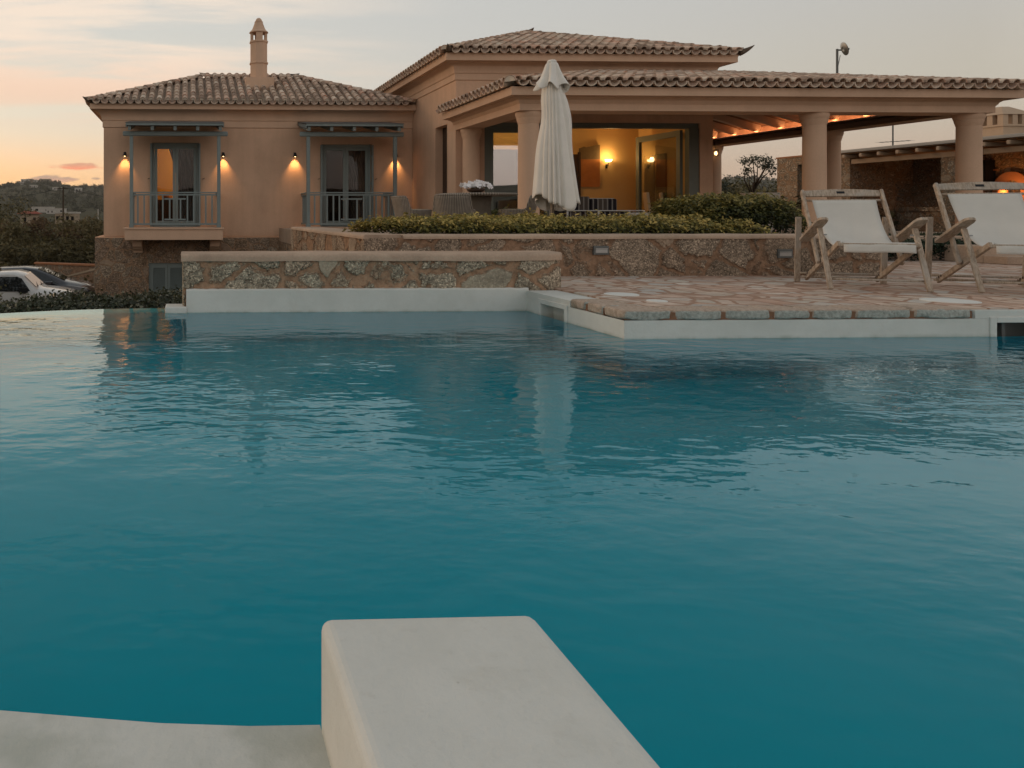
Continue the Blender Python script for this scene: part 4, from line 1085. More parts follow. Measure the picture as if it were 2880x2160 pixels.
# lamps
def wall_lamp(x, z, lab):
    e = empty('wall_lamp', (x, WY0, z), 0, lab, 'wall lamp', 'downlights on the bedroom wing')
    mb = MB(); mb.box(-.035, .035, -.02, -.001, -.02, .09); mb.tube([(0, -.02, .05), (0, -.09, .05)], .011, 6); mb.build('bracket', M['black_metal'], e)
    mb = MB(); mb.lathe([(.028, .07), (.032, .055), (.055, -.03), (.060, -.04), (.052, -.038), (.028, .04)], (0, -.115, 0), 18, cap=False); mb.lathe([(.001, .072), (.028, .07)], (0, -.115, 0), 18, cap=False); mb.build('shade', M['black_metal'], e, smooth=True)
    mb = MB(); mb.lathe([(.004, .0), (.024, -.01), (.028, -.028), (.018, -.043), (.003, -.048)], (0, -.115, 0), 12); mb.build('bulb', M['lamp_glow'], e, smooth=True)
    L = bpy.data.lights.new('lamp_light', 'SPOT'); L.energy = 26; L.color = (1, .52, .19); L.spot_size = R(84); L.spot_blend = .9; L.shadow_soft_size = .02
    lo = bpy.data.objects.new('lamp_light', L); link(lo, e); lo.location = (0, -.085, -.06); lo.rotation_euler = (R(14), 0, 0)
wall_lamp(-1.85, 2.70, 'lit black wall lamp left of the left balcony'); wall_lamp(1.02, 2.70, 'lit black wall lamp just right of the left balcony')
wall_lamp(3.13, 2.70, 'lit black wall lamp just left of the right balcony'); wall_lamp(6.12, 2.70, 'lit black wall lamp between the right balcony and the main block')
def point(name, loc, e, col, r=.08):
    L = bpy.data.lights.new(name, 'POINT'); L.energy = e; L.color = col; L.shadow_soft_size = r
    o = bpy.data.objects.new(name, L); link(o); o.location = loc; return o
point('bedroom_light', (.9, 24.2, 2.9), 60, (1, .60, .20), .15)
point('study_light', (5.6, 24.4, 2.6), 3, (1, .45, .15), .15)
point('living_light', (9.2, 19.7, 3.34), 34, (1, .67, .32), .05)
sc = empty('wall_sconce', (11.93, 20.885, 2.50), 0, 'lit wall sconce on the orange wall beside the painting', 'wall lamp')
mb = MB(); mb.tube([(0, -.002, -.16), (0, -.09, -.16), (0, -.10, -.02)], .012, 6); mb.box(-.03, .03, -.012, -.001, -.22, -.10); mb.build('bracket', M['black_metal'], sc)
mb = MB(); mb.lathe([(.02, -.04), (.07, -.03), (.10, .03), (.08, .03)], (0, -.11, 0), 16); mb.build('shade', M['sconce_glow'], sc, smooth=True)
L = bpy.data.lights.new('sconce_light', 'POINT'); L.energy = 10; L.color = (1, .62, .25); L.shadow_soft_size = .05; lo = bpy.data.objects.new('sconce_light', L); link(lo, sc); lo.location = (0, -.16, .05)
pt = empty('painting', (11.42, 20.89, 1.75), 0, 'tall unframed canvas on the orange wall, grey-brown above and rust red below', 'painting')
mb = MB(); mb.box(-.30, .30, -.04, -.002, 0, .79); mb.build('lower_panel', M['painting_red'], pt)
mb = MB(); mb.add([(-.29, -.045, .791), (.30, -.045, .791), (.30, -.045, 1.20), (.12, -.045, 1.18), (.0, -.045, 1.15), (-.1, -.045, 1.13), (-.16, -.045, 1.15), (-.29, -.045, 1.10), (-.29, -.002, .791), (.30, -.002, .791), (.30, -.002, 1.20), (.12, -.002, 1.18), (.0, -.002, 1.15), (-.1, -.002, 1.13), (-.16, -.002, 1.15), (-.29, -.002, 1.10)], [tuple(range(8)), tuple(reversed(range(8, 16)))] + [(i, 8 + i, 8 + (i + 1) % 8, (i + 1) % 8) for i in range(8)]); mb.build('upper_panel', M['painting_grey'], pt)
ln = empty('porch_lantern', (15.95, 22.0, 2.93), 0, 'small lit lantern hanging at the far end of the pergola beam', 'lantern')
mb = MB(); mb.box(-.05, .05, -.05, .05, -.2, -.185); mb.box(-.05, .05, -.05, .05, -.03, -.01)
for a in (-.045, .045):
    for b in (-.045, .045): mb.box(a - .005, a + .005, b - .005, b + .005, -.19, -.02)
mb.tube([(0, 0, -.01), (0, 0, .119)], .006, 5); mb.build('cage', M['black_metal'], ln)
mb = MB(); mb.lathe([(.02, -.17), (.035, -.12), (.02, -.06)], (0, 0, 0), 10); mb.build('bulb', M['lamp_glow'], ln)
ds = empty('satellite_dish', (17.95, 20.0, .12), 0, 'small grey dish on a thin mast above the terrace roof', 'satellite dish')
mb = MB(); mb.tube([(0, 0, 0), (0, 0, 5.43)], .028, 8); mb.tube([(0, 0, 4.83), (.09, 0, 5.26)], .008, 5); mb.build('mast', M['grey_metal'], ds)
mb = MB(); mb.tube([(0, 0, 5.40), (.12, 0, 5.40)], .022, 6)
mb.build('bracket', M['grey_metal'], ds)
mb = MB(); mb.lathe([(.19, .03), (.15, .012), (.08, .0), (.005, -.004), (.005, .004), (.08, .012), (.15, .024), (.185, .045)], (0, 0, 0), 24, cap=False); o = mb.build('dish', M['steel'], ds, smooth=True); o.location = (.15, -.02, 5.42); o.rotation_euler = (R(20), R(72), 0)
mb = MB(); mb.tube([(.15, -.02, 5.42), (.27, -.03, 5.43)], .01, 5); mb.box(.25, .30, -.06, 0, 5.40, 5.45); mb.build('feed_arm', M['grey_metal'], ds)
# ---------------------------------------------------------------- deck chairs
def deck_chair(loc, rz, label, W_=.775, top=(1.04, 1.03), bot=(.50, .25)):
    e = empty('deck_chair', loc, rz, label, 'deck chair', 'teak deck chairs beside the pool')
    T = M['teak']
    def stick(name, a, b, w, h, up=(1, 0, 0), par=e, bev=.006):
        mb = MB(); a = Vector(a); b = Vector(b); mb.bar(a, b, w, h, up); return mb.build(name, T, par, bevel=bev)
    for s, x0 in ((1, 0.0), (-1, W_)):
        stick('front_leg', (x0, .0, .012), (x0, .33, .62), .028, .046, (s, 0, 0)).data
        stick('rear_leg', (x0 + s * .0, 1.075, .0), (x0, 1.02, .735), .055, .030, (0, 1, 0))
        stick('back_rail', (x0 + s * .036, bot[0], bot[1]), (x0 + s * .036, top[0], top[1]), .058, .030, (s, 0, 0), bev=.009)
        stick('seat_rail', (x0 + s * .072, .02, .475), (x0 + s * .072, 1.03, .045), .055, .030, (s, 0, 0))
        mb = MB()
        a = Vector((x0 - s * .01, .80, .475)); b = Vector((x0 - s * .01, .16, .725)); d_ = (b - a).normalized(); u_ = Vector((1, 0, 0)).cross(d_)
        pts = [(0, -.035), (.04, -.05), (.60, -.05), (.66, -.042), (.688, -.02), (.688, .02), (.66, .042), (.60, .05), (.04, .05), (0, .035)]
        vs = [a + d_ * p + Vector((q, 0, 0)) + u_ * .014 for p, q in pts] + [a + d_ * p + Vector((q, 0, 0)) - u_ * .014 for p, q in pts]; n_ = len(pts)
        mb.add(vs, [tuple(range(n_)), tuple(reversed(range(n_, 2 * n_)))] + [(i, n_ + i, n_ + (i + 1) % n_, (i + 1) % n_) for i in range(n_)])
        mb.build('armrest', T, e, bevel=.004)
        mb = MB(); mb.tube([(x0 - s * .022, .29, .555), (x0 + s * .05, .29, .555)], .007, 8); mb.build('bolt', M['steel'], e)
    # top board, gently arched
    mb = MB(); n_ = 12; vs = []
    xa, xb = .054, W_ - .054
    dz = (top[1] - bot[1]); dy = (top[0] - bot[0]); L_ = math.hypot(dy, dz); uy, uz = dy / L_, dz / L_
    for i in range(n_ + 1):
        q = i / n_; x_ = xa + (xb - xa) * q; h = .006 + .020 * math.sin(math.pi * q)
        for (k, f) in ((-.082, .011), (h - .012, .011), (h - .012, -.011), (-.082, -.011)):
            vs.append((x_, top[0] + uy * k - uz * f, top[1] + uz * k + uy * f))
    fs = [(i * 4 + k, i * 4 + (k + 1) % 4, (i + 1) * 4 + (k + 1) % 4, (i + 1) * 4 + k) for i in range(n_) for k in range(4)] + [(3, 2, 1, 0), tuple(n_ * 4 + k for k in range(4))]
    mb.add(vs, fs); tb = mb.build('top_board', T, e, bevel=.004)
    mb = MB(); c_ = Vector((W_ / 2 - .01, top[0] - uy * .035, top[1] - uz * .035)); f_ = Vector((0, -uz, uy)) * .0125
    mb.bar(c_ + f_ - Vector((.035, 0, 0)), c_ + f_ + Vector((.035, 0, 0)), .028, .003, up=(0, -uz, uy)); mb.build('plaque', M['black_metal'], tb)
    ty, tz = top[0] - uy * .135, top[1] - uz * .135
    for nm, y_, z_, r_ in (('crossbar', ty, tz, .014), ('crossbar', 1.055, .10, .013), ('crossbar', .985, .062, .013), ('crossbar', .08, .11, .011)):
        mb = MB(); mb.tube([(.02, y_, z_), (W_ - .02, y_, z_)], r_, 10); mb.build(nm, T, e, smooth=True)
    stick('front_bar', (.06, .03, .462), (W_ - .06, .03, .462), .034, .034, (0, 0, 1))
    for x0 in (.072, W_ - .072):                                # notched ends of the seat rails
        for q in (.90, .945, .985):
            mb = MB(); p = Vector((x0, .02 + 1.01 * q, .475 - .43 * q + .018)); mb.tube([p - Vector((.017, 0, 0)), p + Vector((.017, 0, 0))], .014, 8); mb.build('notch_peg', M['dark_wood'], e)
    # canvas sling with its hanging hem
    nx, ny = 14, 36; x0, x1 = .105, W_ - .105
    P0 = Vector((0, ty - uz * .016, tz + uy * .0)); P3 = Vector((0, .035, .485)); P1 = P0 + Vector((0, -.24, -.40)); P2 = Vector((0, .42, .345))
    vs = []
    for j in range(ny + 1):
        q = j / ny; c_ = P0 * (1 - q) ** 3 + P1 * 3 * q * (1 - q) ** 2 + P2 * 3 * q * q * (1 - q) + P3 * q ** 3
        for i in range(nx + 1):
            u = i / nx; sag = .022 * math.sin(math.pi * u) * math.sin(math.pi * q) + .003 * math.sin(u * 23 + q * 7) * math.sin(math.pi * q)
            ex = .016 * math.sin(math.pi * q)
            vs.append((x0 + ex + (x1 - x0 - 2 * ex) * u, c_.y + sag * .6, c_.z - sag))
    for j in range(1, 5):
        for i in range(nx + 1):
            u = i / nx; vs.append((x0 + (x1 - x0) * u, .010 - .002 * j + .003 * math.sin(u * 19 + j), .485 - .002 - j * .024 - .003 * math.sin(u * 7)))
    nr = ny + 5
    qd = [(j * (nx + 1) + i, j * (nx + 1) + i + 1, (j + 1) * (nx + 1) + i + 1, (j + 1) * (nx + 1) + i) for j in range(nr - 1) for i in range(nx)]
    o = fast_mesh('canvas_sling', np.array(vs), np.array(qd), M['canvas'], e, smooth=True)
    so_ = o.modifiers.new('thick', 'SOLIDIFY'); so_.thickness = .003
    return e
deck_chair((6.474, 7.286, .224), R(-25.5), 'teak deck chair with pale canvas, the whole one nearer the planter wall')
deck_chair((7.625, 6.89, .224), R(-25), 'teak deck chair with pale canvas cut off by the right edge of the picture', .80, (1.00, 1.095), (.50, .26))

# ---------------------------------------------------------------- parasol
pe = empty('parasol', (5.58, 11.25, .585), 0, 'closed white garden parasol tied by the terrace planting', 'parasol')
mb = MB(); mb.tube([(0, 0, .06), (0, 0, 2.70)], .024, 12); mb.build('pole', M['teak'], pe, smooth=True)
mb = MB(); mb.lathe([(.02, .0), (.30, .0), (.30, .05), (.10, .07), (.05, .12), (.04, .3), (.03, .3)], (0, 0, .003), 24); mb.build('base', M['grey_metal'], pe)
def drape(name, z0, z1, rad, folds, amp, lean, hem, n=120, m=40, seed=3, deep=0):
    vs = []
    for j in range(m + 1):
        q = j / m
        for i in range(n):
            a = 2 * math.pi * i / n
            r = rad(q, a); f = folds(q, a)
            rr = r * (1 + amp * q ** .5 * f)
            z = z0 + (z1 - z0) * q + hem(a) * q ** 3
            vs.append((rr * math.cos(a) + lean(q)[0], rr * math.sin(a) + lean(q)[1], z))
    qd = [(j * n + i, j * n + (i + 1) % n, (j + 1) * n + (i + 1) % n, (j + 1) * n + i) for j in range(m) for i in range(n)]
    o = fast_mesh(name, np.array(vs), np.array(qd)[:, ::-1], M['parasol_cloth'], pe, smooth=True)
    so_ = o.modifiers.new('thick', 'SOLIDIFY'); so_.thickness = .004
    return o
lerp = lambda pts, q: np.interp(q, [p[0] for p in pts], [p[1] for p in pts])
def crease(a, c, w):
    d_ = (a - c + math.pi) % (2 * math.pi) - math.pi
    return math.exp(-(d_ / w) ** 2)
def fold(q, a):
    f = .16 * math.sin(3 * a + .8) + .10 * math.sin(7 * a + 2 + 1.5 * q)
    for c_, w_, k_ in ((-2.50, .10, .75), (-2.22, .08, .95), (-1.98, .07, 1.0), (-1.74, .08, .85), (-2.85, .12, .6), (.35, .15, .8), (1.0, .14, .9), (1.7, .14, .9), (2.4, .14, .9)):
        f -= k_ * crease(a, c_ + .12 * (1 - q), w_)
    f -= .55 * crease(a, -1.45 + .75 * q, .10) + .30 * crease(a, -.9 + .35 * q, .12)
    f += .35 * crease(a, -1.25 + .75 * q, .10)
    return f
# right side bulges at mid height, left side hangs straight
R_main = lambda q, a: lerp([(0, .05), (.1, .12), (.25, .185), (.5, .232), (.8, .292), (1, .335)], q) * (1 + .26 * math.cos(a) * math.exp(-((q - .36) / .16) ** 2))
LN = lambda q: (lerp([(0, -.02), (.3, .0), (1, .055)], q), 0)
hem = lambda a: -.10 + .24 * max(0, math.cos(a - math.pi)) ** 1.2 + .13 * max(0, math.cos(a + .25)) ** 2 + .025 * math.sin(6 * a)
drape('canopy', 2.68, .545, R_main, fold, .30, LN, hem)
def R_cap(q, a): return lerp([(0, .035), (.08, .085), (.3, .11), (.6, .15), (1, .225)], q)
drape('vent_cap', 2.745, 2.335, R_cap, lambda q, a: math.sin(6 * a + .5) + .4 * math.sin(11 * a), .22, lambda q: (-.01, 0), lambda a: .05 * math.sin(6 * a + 2.0) - .03 * math.cos(a), n=96, m=20)
mb = MB(); mb.lathe([(.07, 2.728), (.068, 2.745), (.05, 2.765), (.02, 2.772), (.001, 2.773)], (-.01, 0, 0), 20, cap=False); mb.build('finial', M['parasol_cloth'], pe, smooth=True)
mb = MB()
for k in range(8):
    a = k * math.pi / 4 + .3; mb.tube([(.05 * math.cos(a), .05 * math.sin(a), 2.62), (.14 * math.cos(a), .14 * math.sin(a), .75)], .008, 5)
mb.build('ribs', M['teak'], pe)

# ---------------------------------------------------------------- wicker set
wt = empty('wicker_table', (4.90, 12.5, .585), 0, 'round grey wicker table on the upper terrace', 'table')
mb = MB(); mb.lathe([(.02, .705), (.60, .705), (.635, .712), (.648, .728), (.645, .742), (.625, .752), (.02, .754)], (0, 0, 0), 72); mb.build('tabletop', M['wicker'], wt, smooth=True)
mb = MB(); mb.lathe([(.30, 0), (.24, .25), (.215, .5), (.235, .70)], (0, 0, 0), 48, cap=False); mb.build('pedestal', M['wicker'], wt, smooth=True)
fv = empty('flower_pot', (4.86, 12.46, 1.341), 0, 'white orchids in a low dark bowl on the wicker table', 'flowers')
mb = MB(); mb.lathe([(.06, 0), (.13, .03), (.155, .075), (.145, .075), (.12, .045), (.01, .04)], (0, 0, 0), 24); mb.build('bowl', M['dark_wood'], fv, smooth=True)
g = np.random.default_rng(4); mbp = MB(); mbs = MB()
for k in range(48):
    a = g.uniform(0, 6.28); r_ = .27 * math.sqrt(g.uniform(0, 1)); c_ = Vector((r_ * math.cos(a), r_ * math.sin(a) * .55, .105 + .09 * g.uniform(0, 1) * (1.25 - r_ / .28)))
    nn = Vector((g.normal(0, .5), -1 + g.normal(0, .4), .7 + g.normal(0, .4))).normalized(); tx = nn.cross(Vector((0, 0, 1))).normalized(); ty = nn.cross(tx)
    for p in range(5):
        b = p * 2 * math.pi / 5 + g.uniform(0, .3); d_ = tx * math.cos(b) + ty * math.sin(b); s_ = tx * -math.sin(b) + ty * math.cos(b); L_ = .052
        mbp.add([c_, c_ + d_ * L_ * .55 + s_ * L_ * .42 + nn * .008, c_ + d_ * L_ + nn * .004, c_ + d_ * L_ * .55 - s_ * L_ * .42 + nn * .008], [(0, 1, 2, 3)])
    mbs.tube([(0, 0, .05), c_ * .6 + Vector((0, 0, .03)), c_], .003, 4)
mbp.build('blossom', M['petal'], fv); mbs.build('stem', M['groundcover_leaf'], fv)
def wicker_chair(loc, rz, label, tilt=0):
    e = empty('wicker_chair', loc, rz, label, 'wicker chair', 'wicker chairs round the table')
    # tub back: wraps behind the seat, seat opens towards local -y
    n, m = 40, 14; vs = []; H_ = .70
    for j in range(m + 1):
        q = j / m
        for i in range(n + 1):
            a = R(-28) + R(236) * i / n; f = max(0.0, math.sin(a)) 
            rx, ry_ = (.255 + .055 * q), (.25 + .06 * q)
            z = q * (.46 + (H_ - .46) * sm(f, .45, .72)); lean_ = .07 * q * q * max(0, math.sin(a))
            ca, sa = math.cos(a), math.sin(a)
            vs.append((rx * math.copysign(abs(ca) ** .62, ca), ry_ * math.copysign(abs(sa) ** .8, sa) + lean_, z))
    qd = [(j * (n + 1) + i, j * (n + 1) + i + 1, (j + 1) * (n + 1) + i + 1, (j + 1) * (n + 1) + i) for j in range(m) for i in range(n)]
    o = fast_mesh('backrest', np.array(vs), np.array(qd), M['wicker'], e, smooth=True); s_ = o.modifiers.new('thick', 'SOLIDIFY'); s_.thickness = .03; s_.offset = 0
    mb = MB(); rim = [Vector(vs[m * (n + 1) + i]) for i in range(n + 1)]; mb.tube(rim, .019, 8); mb.build('rim', M['wicker'], e, smooth=True)
    mb = MB(); mb.lathe([(.25, .0), (.255, .40), (.25, .42), (.01, .42)], (0, -.01, 0), 36); mb.build('seat', M['wicker'], e, smooth=True)
    mb = MB(); mb.lathe([(.01, .421), (.235, .421), (.245, .45), (.22, .485), (.01, .49)], (0, -.01, 0), 32); mb.build('cushion', M['beige_cloth'], e, smooth=True)
    return e
wicker_chair((4.24, 11.78, .585), R(155), 'grey wicker tub chair in front of the table with its back to the pool')
wicker_chair((5.40, 12.20, .585), R(-118), 'grey wicker tub chair right of the table beside the parasol')
wicker_chair((3.98, 13.0, .585), R(98), 'grey wicker tub chair left of the table, towards the bedroom wing')

# ---------------------------------------------------------------- lounge under the terrace roof
se = empty('lounge_sofa', (9.15, 16.6, .585), 0, 'dark sofa with striped back cushions under the terrace roof', 'sofa')
mb = MB()
for x_ in (-.78, -.08, .62, .95):
    mb.box(x_ - .02, x_ + .02, -.42, -.38, 0, .46)
mb.box(-.80, .97, -.42, .40, .12, .16); mb.box(-.80, .97, -.425, -.38, .462, .485); mb.box(-.80, .72, .36, .40, .16, .765)
mb.build('frame', M['steel'], se, bevel=.004)
mb = MB(); mb.box(-.77, .94, -.36, .34, .17, .455); mb.build('seat_cushion', M['striped_cloth'], se, bevel=.03, seg=3)
for (a, b, h) in ((-.76, -.42, .74), (-.40, .02, .80), (.04, .66, .75)):
    mb = MB(); mb.box(a, b, .12, .34, .457, h); mb.build('back_cushion', M['striped_cloth'], se, bevel=.035, seg=3)
pf = empty('pouf', (9.86, 15.9, .585), 0, 'low pale grey cushioned pouf beside the striped sofa', 'pouf')
mb = MB(); mb.box(-.25, .25, -.22, .22, .30, .43); mb.build('cushion', M['grey_cloth'], pf, bevel=.03, seg=3)
mb = MB(); mb.box(-.24, .24, -.21, .21, .24, .299)
for a in (-.2, .2):
    for b in (-.17, .17): mb.box(a - .02, a + .02, b - .02, b + .02, 0, .239)
mb.build('frame', M['dark_wood'], pf)
def dining_chair(loc, rz, lab):
    e = empty('dining_chair', loc, rz, lab, 'dining chair', 'covered dining chairs in the living room')
    mb = MB(); mb.box(-.21, .21, -.22, .20, .06, .47); mb.build('seat', M['beige_cloth'], e, bevel=.025, seg=3)
    mb = MB(); mb.bar((0, .21, .40), (0, .27, .96), .42, .07, up=(0, 1, 0)); mb.build('backrest', M['beige_cloth'], e, bevel=.02, seg=3)
    return e
dining_chair((12.18, 18.95, .585), R(70), 'beige covered chair beside the open glass door'); dining_chair((12.72, 19.15, .585), R(60), 'beige covered chair behind the open glass door leaf')

# ---------------------------------------------------------------- cars on the lower drive
def car(loc, rz, label, cat, paint_m, st, cab, name, wheels, width=1.7):
    """st = [(x, z_sill, z_belt, z_top, half_belt, half_top)] from tail to nose; cab = (first,last) station of glass house"""
    e = empty(name, loc, rz, label, cat)
    def ring(s):
        x, z0, zb, zt, hb, ht = s
        return [(x, -hb * .93, z0), (x, -hb, z0 + .22), (x, -hb * 1.0, zb - .12), (x, -hb * .975, zb), (x, -ht, zt - .045), (x, -ht * .88, zt), (x, 0, zt + .006), (x, ht * .88, zt), (x, ht, zt - .045), (x, hb * .975, zb), (x, hb * 1.0, zb - .12), (x, hb, z0 + .22), (x, hb * .93, z0)]
    mb = MB(); vs = []; k = 13
    for s in st: vs += ring(s)
    fs = [(i * k + j, (i + 1) * k + j, (i + 1) * k + j + 1, i * k + j + 1) for i in range(len(st) - 1) for j in range(k - 1)]
    fs += [tuple(range(k)), tuple(reversed(range((len(st) - 1) * k, len(st) * k)))] + [(i * k + k - 1, (i + 1) * k + k - 1, (i + 1) * k, i * k) for i in range(len(st) - 1)]
    mb.add(vs, fs); o = mb.build('body', paint_m, e); smooth_by_angle(o.data, 38)
    import bmesh
    bm = bmesh.new(); bm.from_mesh(o.data); bmesh.ops.recalc_face_normals(bm, faces=bm.faces); bm.to_mesh(o.data); bm.free()
    return e, o, ring
def panel(name, pts, m, par, off):
    mb = MB(); off = Vector(off); mb.add([Vector(p) + off for p in pts], [tuple(range(len(pts)))]); o = mb.build(name, m, par)
    s = o.modifiers.new('thick', 'SOLIDIFY'); s.thickness = .006; s.offset = 0; return o
def wheel(par, x, y, r, w=.2):
    mb = MB(); mb.lathe([(r * .62, -w / 2), (r * .93, -w / 2), (r, -w / 2 + .03), (r, w / 2 - .03), (r * .93, w / 2), (r * .62, w / 2)], (0, 0, 0), 32); o = mb.build('wheel', M['rubber'], par, smooth=True); o.location = (x, y, r); o.rotation_euler = (R(90), 0, 0)
    mb = MB(); mb.lathe([(r * .62, w / 2 - .03), (r * .5, w / 2 - .015), (r * .15, w / 2), (.001, w / 2)], (0, 0, 0), 24); c_ = mb.build('rim', M['steel'], o)
# white pickup, nose to the right
P = (-4.93, 20.0, -2.1)
st = [(-2.9, .42, 1.02, 1.03, .80, .76), (-.66, .42, 1.04, 1.05, .82, .78), (-.63, .38, 1.06, 1.47, .83, .66), (-.45, .36, 1.07, 1.56, .84, .67), (.40, .34, 1.07, 1.575, .84, .66), (.63, .34, 1.07, 1.51, .84, .655), (1.00, .34, 1.07, 1.17, .84, .72), (1.06, .34, 1.06, 1.13, .84, .76), (1.45, .34, 1.03, 1.085, .83, .77), (1.82, .36, .97, 1.01, .81, .75), (1.93, .40, .80, .83, .78, .72)]
car_e, body, ring = car(P, R(2), 'white pickup truck parked in front of the dark car below the pool hedge', 'pickup truck', M['white_paint'], st, None, 'pickup_truck', None)
for s in (-1, 1):
    panel('side_window', [(-.52, s * .832, 1.115), (.88, s * .828, 1.115), (.64, s * .70, 1.43), (.52, s * .685, 1.475), (-.47, s * .688, 1.475)], M['car_glass'], body, (0, s * .012, 0))
    mb = MB(); mb.box(.60, .82, s * .90 - .06, s * .90 + .06, 1.08, 1.22); mb.build('mirror', M['rubber'], body, bevel=.02)
    mb = MB(); mb.box(-.50, -.34, s * .845 - .012, s * .845 + .012, .95, 1.0); mb.build('door_handle', M['rubber'], body)
    mb = MB(); mb.bar((.98, s * .842, .4), (.98, s * .842, 1.06), .010, .008, up=(0, 1, 0)); mb.build('door_seam', M['rubber'], body)
    mb = MB(); mb.box(1.76, 1.90, s * .66 - .12, s * .66 + .12, .74, .90); mb.build('headlight', M['headlamp'], body, bevel=.02)
    for x_ in (-1.9, 1.25): wheel(car_e, x_, s * .74, .34)
panel('windshield', [(.665, -.52, 1.482), (.665, .52, 1.482), (.975, .585, 1.198), (.975, -.585, 1.198)], M['car_glass'], body, (.006, 0, .006))
mb = MB(); mb.bar((1.02, -.5, 1.19), (.88, .0, 1.29), .014, .012); mb.bar((1.02, .1, 1.19), (.9, .55, 1.27), .014, .012); mb.build('wiper', M['rubber'], body)
mb = MB(); mb.bar((1.86, -.7, .55), (1.86, .7, .55), .22, .16); mb.build('bumper', M['grey_metal'], body, bevel=.03)
P = (-4.74, 23.1, -2.1)
st = [(-2.05, .42, .85, .90, .80, .70), (-1.98, .36, .95, 1.10, .86, .70), (-1.6, .30, .97, 1.37, .88, .62), (-.9, .28, .97, 1.46, .89, .63), (-.2, .28, .97, 1.475, .89, .63), (.15, .28, .97, 1.43, .89, .62), (.55, .28, .965, 1.27, .89, .64), (1.02, .28, .96, 1.055, .885, .72), (1.12, .28, .955, 1.03, .88, .74), (1.6, .28, .88, .94, .85, .74), (1.92, .30, .74, .78, .78, .64), (2.04, .36, .58, .62, .70, .58)]
car_e, body, ring = car(P, R(4), 'dark navy estate car parked behind the white pickup, nose to the house', 'car', M['navy_paint'], st, None, 'parked_car', None)
for s in (-1, 1):
    panel('side_window', [(-1.5, s * .868, 1.01), (.85, s * .868, 1.005), (.42, s * .715, 1.29), (.10, s * .65, 1.40), (-.25, s * .648, 1.435), (-.9, s * .648, 1.425), (-1.45, s * .66, 1.34)], M['car_glass'], body, (0, s * .012, 0))
    mb = MB(); mb.box(.45, .67, s * .96 - .08, s * .96 + .08, .98, 1.10); mb.build('mirror', M['navy_paint'], body, bevel=.03)
    panel('headlight', [(1.52, s * .80, .85), (1.90, s * .70, .73), (1.92, s * .68, .65), (1.48, s * .835, .73)], M['headlamp'], body, (.02, s * .035, .012))
    for x_ in (-1.3, 1.30): wheel(car_e, x_, s * .78, .32)
panel('windshield', [(.18, -.49, 1.428), (.18, .49, 1.428), (.55, .52, 1.28), (.98, .58, 1.085), (.98, -.58, 1.085), (.55, -.52, 1.28)], M['car_glass'], body, (.006, 0, .008))
# ---------------------------------------------------------------- hedges and shrubs
def hedge_pts(n, x0, x1, y0, y1, z0, ztop, seed, bump_=.06, shell=.65, edge=.3, ends=.25):
    g = np.random.default_rng(seed)
    u, v, w = g.uniform(0, 1, n), g.uniform(0, 1, n), g.uniform(0, 1, n)
    w = 1 - (1 - w ** (1 - shell)) * 1.0 if shell >= 1 else w ** (1 - shell)
    x = x0 + (x1 - x0) * u; y = y0 + (y1 - y0) * v
    zt = np.array([ztop + bump_ * (noise.noise((a * 1.7, b * 1.7, seed)) + .8 * noise.noise((a * 5, b * 5, seed + 3)) + .5 * noise.noise((a * 13, b * 13, seed + 7))) for a, b in zip(x, y)])
    ed = np.minimum(v, 1 - v) * 2; zt -= edge * (ztop - z0) * np.clip(1 - ed / .5, 0, 1) ** 2
    en = np.minimum(x - x0, x1 - x) / max(ends, .01); zt -= .55 * (ztop - z0) * np.clip(1 - en, 0, 1) ** 2
    z = z0 + (zt - z0) * w
    nrm = np.stack([(u - .5) * .3, (v - .5) * 1.6, .25 + w * 1.2], 1)
    return np.stack([x, y, z], 1), nrm, w
def sprigs(pos, nrm, k, spread, seed):
    """turn seed points into little whorls of k leaves"""
    g = np.random.default_rng(seed); P_ = np.repeat(pos, k, 0) + g.normal(0, spread, (len(pos) * k, 3)); N_ = np.repeat(nrm, k, 0)
    return P_, N_
p, nr, w = hedge_pts(5200, 2.25, 7.75, 9.58, 10.75, .66, .93, 1, .085, .6, .35, .5)
keep = ~((p[:, 0] < 3.05) & (p[:, 1] < 9.58 + (3.05 - p[:, 0]) * 1.1)); p, nr, w = p[keep], nr[keep], w[keep]
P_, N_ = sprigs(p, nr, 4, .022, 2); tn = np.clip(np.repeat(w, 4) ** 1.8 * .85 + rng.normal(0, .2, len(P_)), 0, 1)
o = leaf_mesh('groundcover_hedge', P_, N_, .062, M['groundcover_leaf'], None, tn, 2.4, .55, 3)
tag(o, 'low yellow-green clipped hedge running along the planter wall top', 'hedge')
p, nr, w = hedge_pts(4200, 7.10, 8.52, 9.95, 11.4, .62, 1.235, 5, .05, .62, .12, .25)
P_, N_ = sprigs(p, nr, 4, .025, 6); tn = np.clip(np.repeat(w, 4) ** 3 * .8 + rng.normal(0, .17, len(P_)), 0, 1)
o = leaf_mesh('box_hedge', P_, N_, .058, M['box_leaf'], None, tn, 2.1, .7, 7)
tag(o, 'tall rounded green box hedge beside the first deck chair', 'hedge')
mbx = MB(); 
p, nr, w = hedge_pts(900, 4.95, 6.4, 13.6, 14.1, .585, 1.03, 8, .03, .6, .1, .12)
P_, N_ = sprigs(p, nr, 4, .03, 9); o = leaf_mesh('box_hedge', P_, N_, .06, M['box_leaf'], None, np.clip(rng.normal(.28, .2, len(P_)), 0, 1), 2.1, .7, 10)
tag(o, 'small dark hedge on the terrace between the wicker table and the column', 'hedge')
p, nr, w = hedge_pts(3000, 9.3, 13.0, 11.66, 12.2, .222, .565, 11, .03, .55, .12, .15)
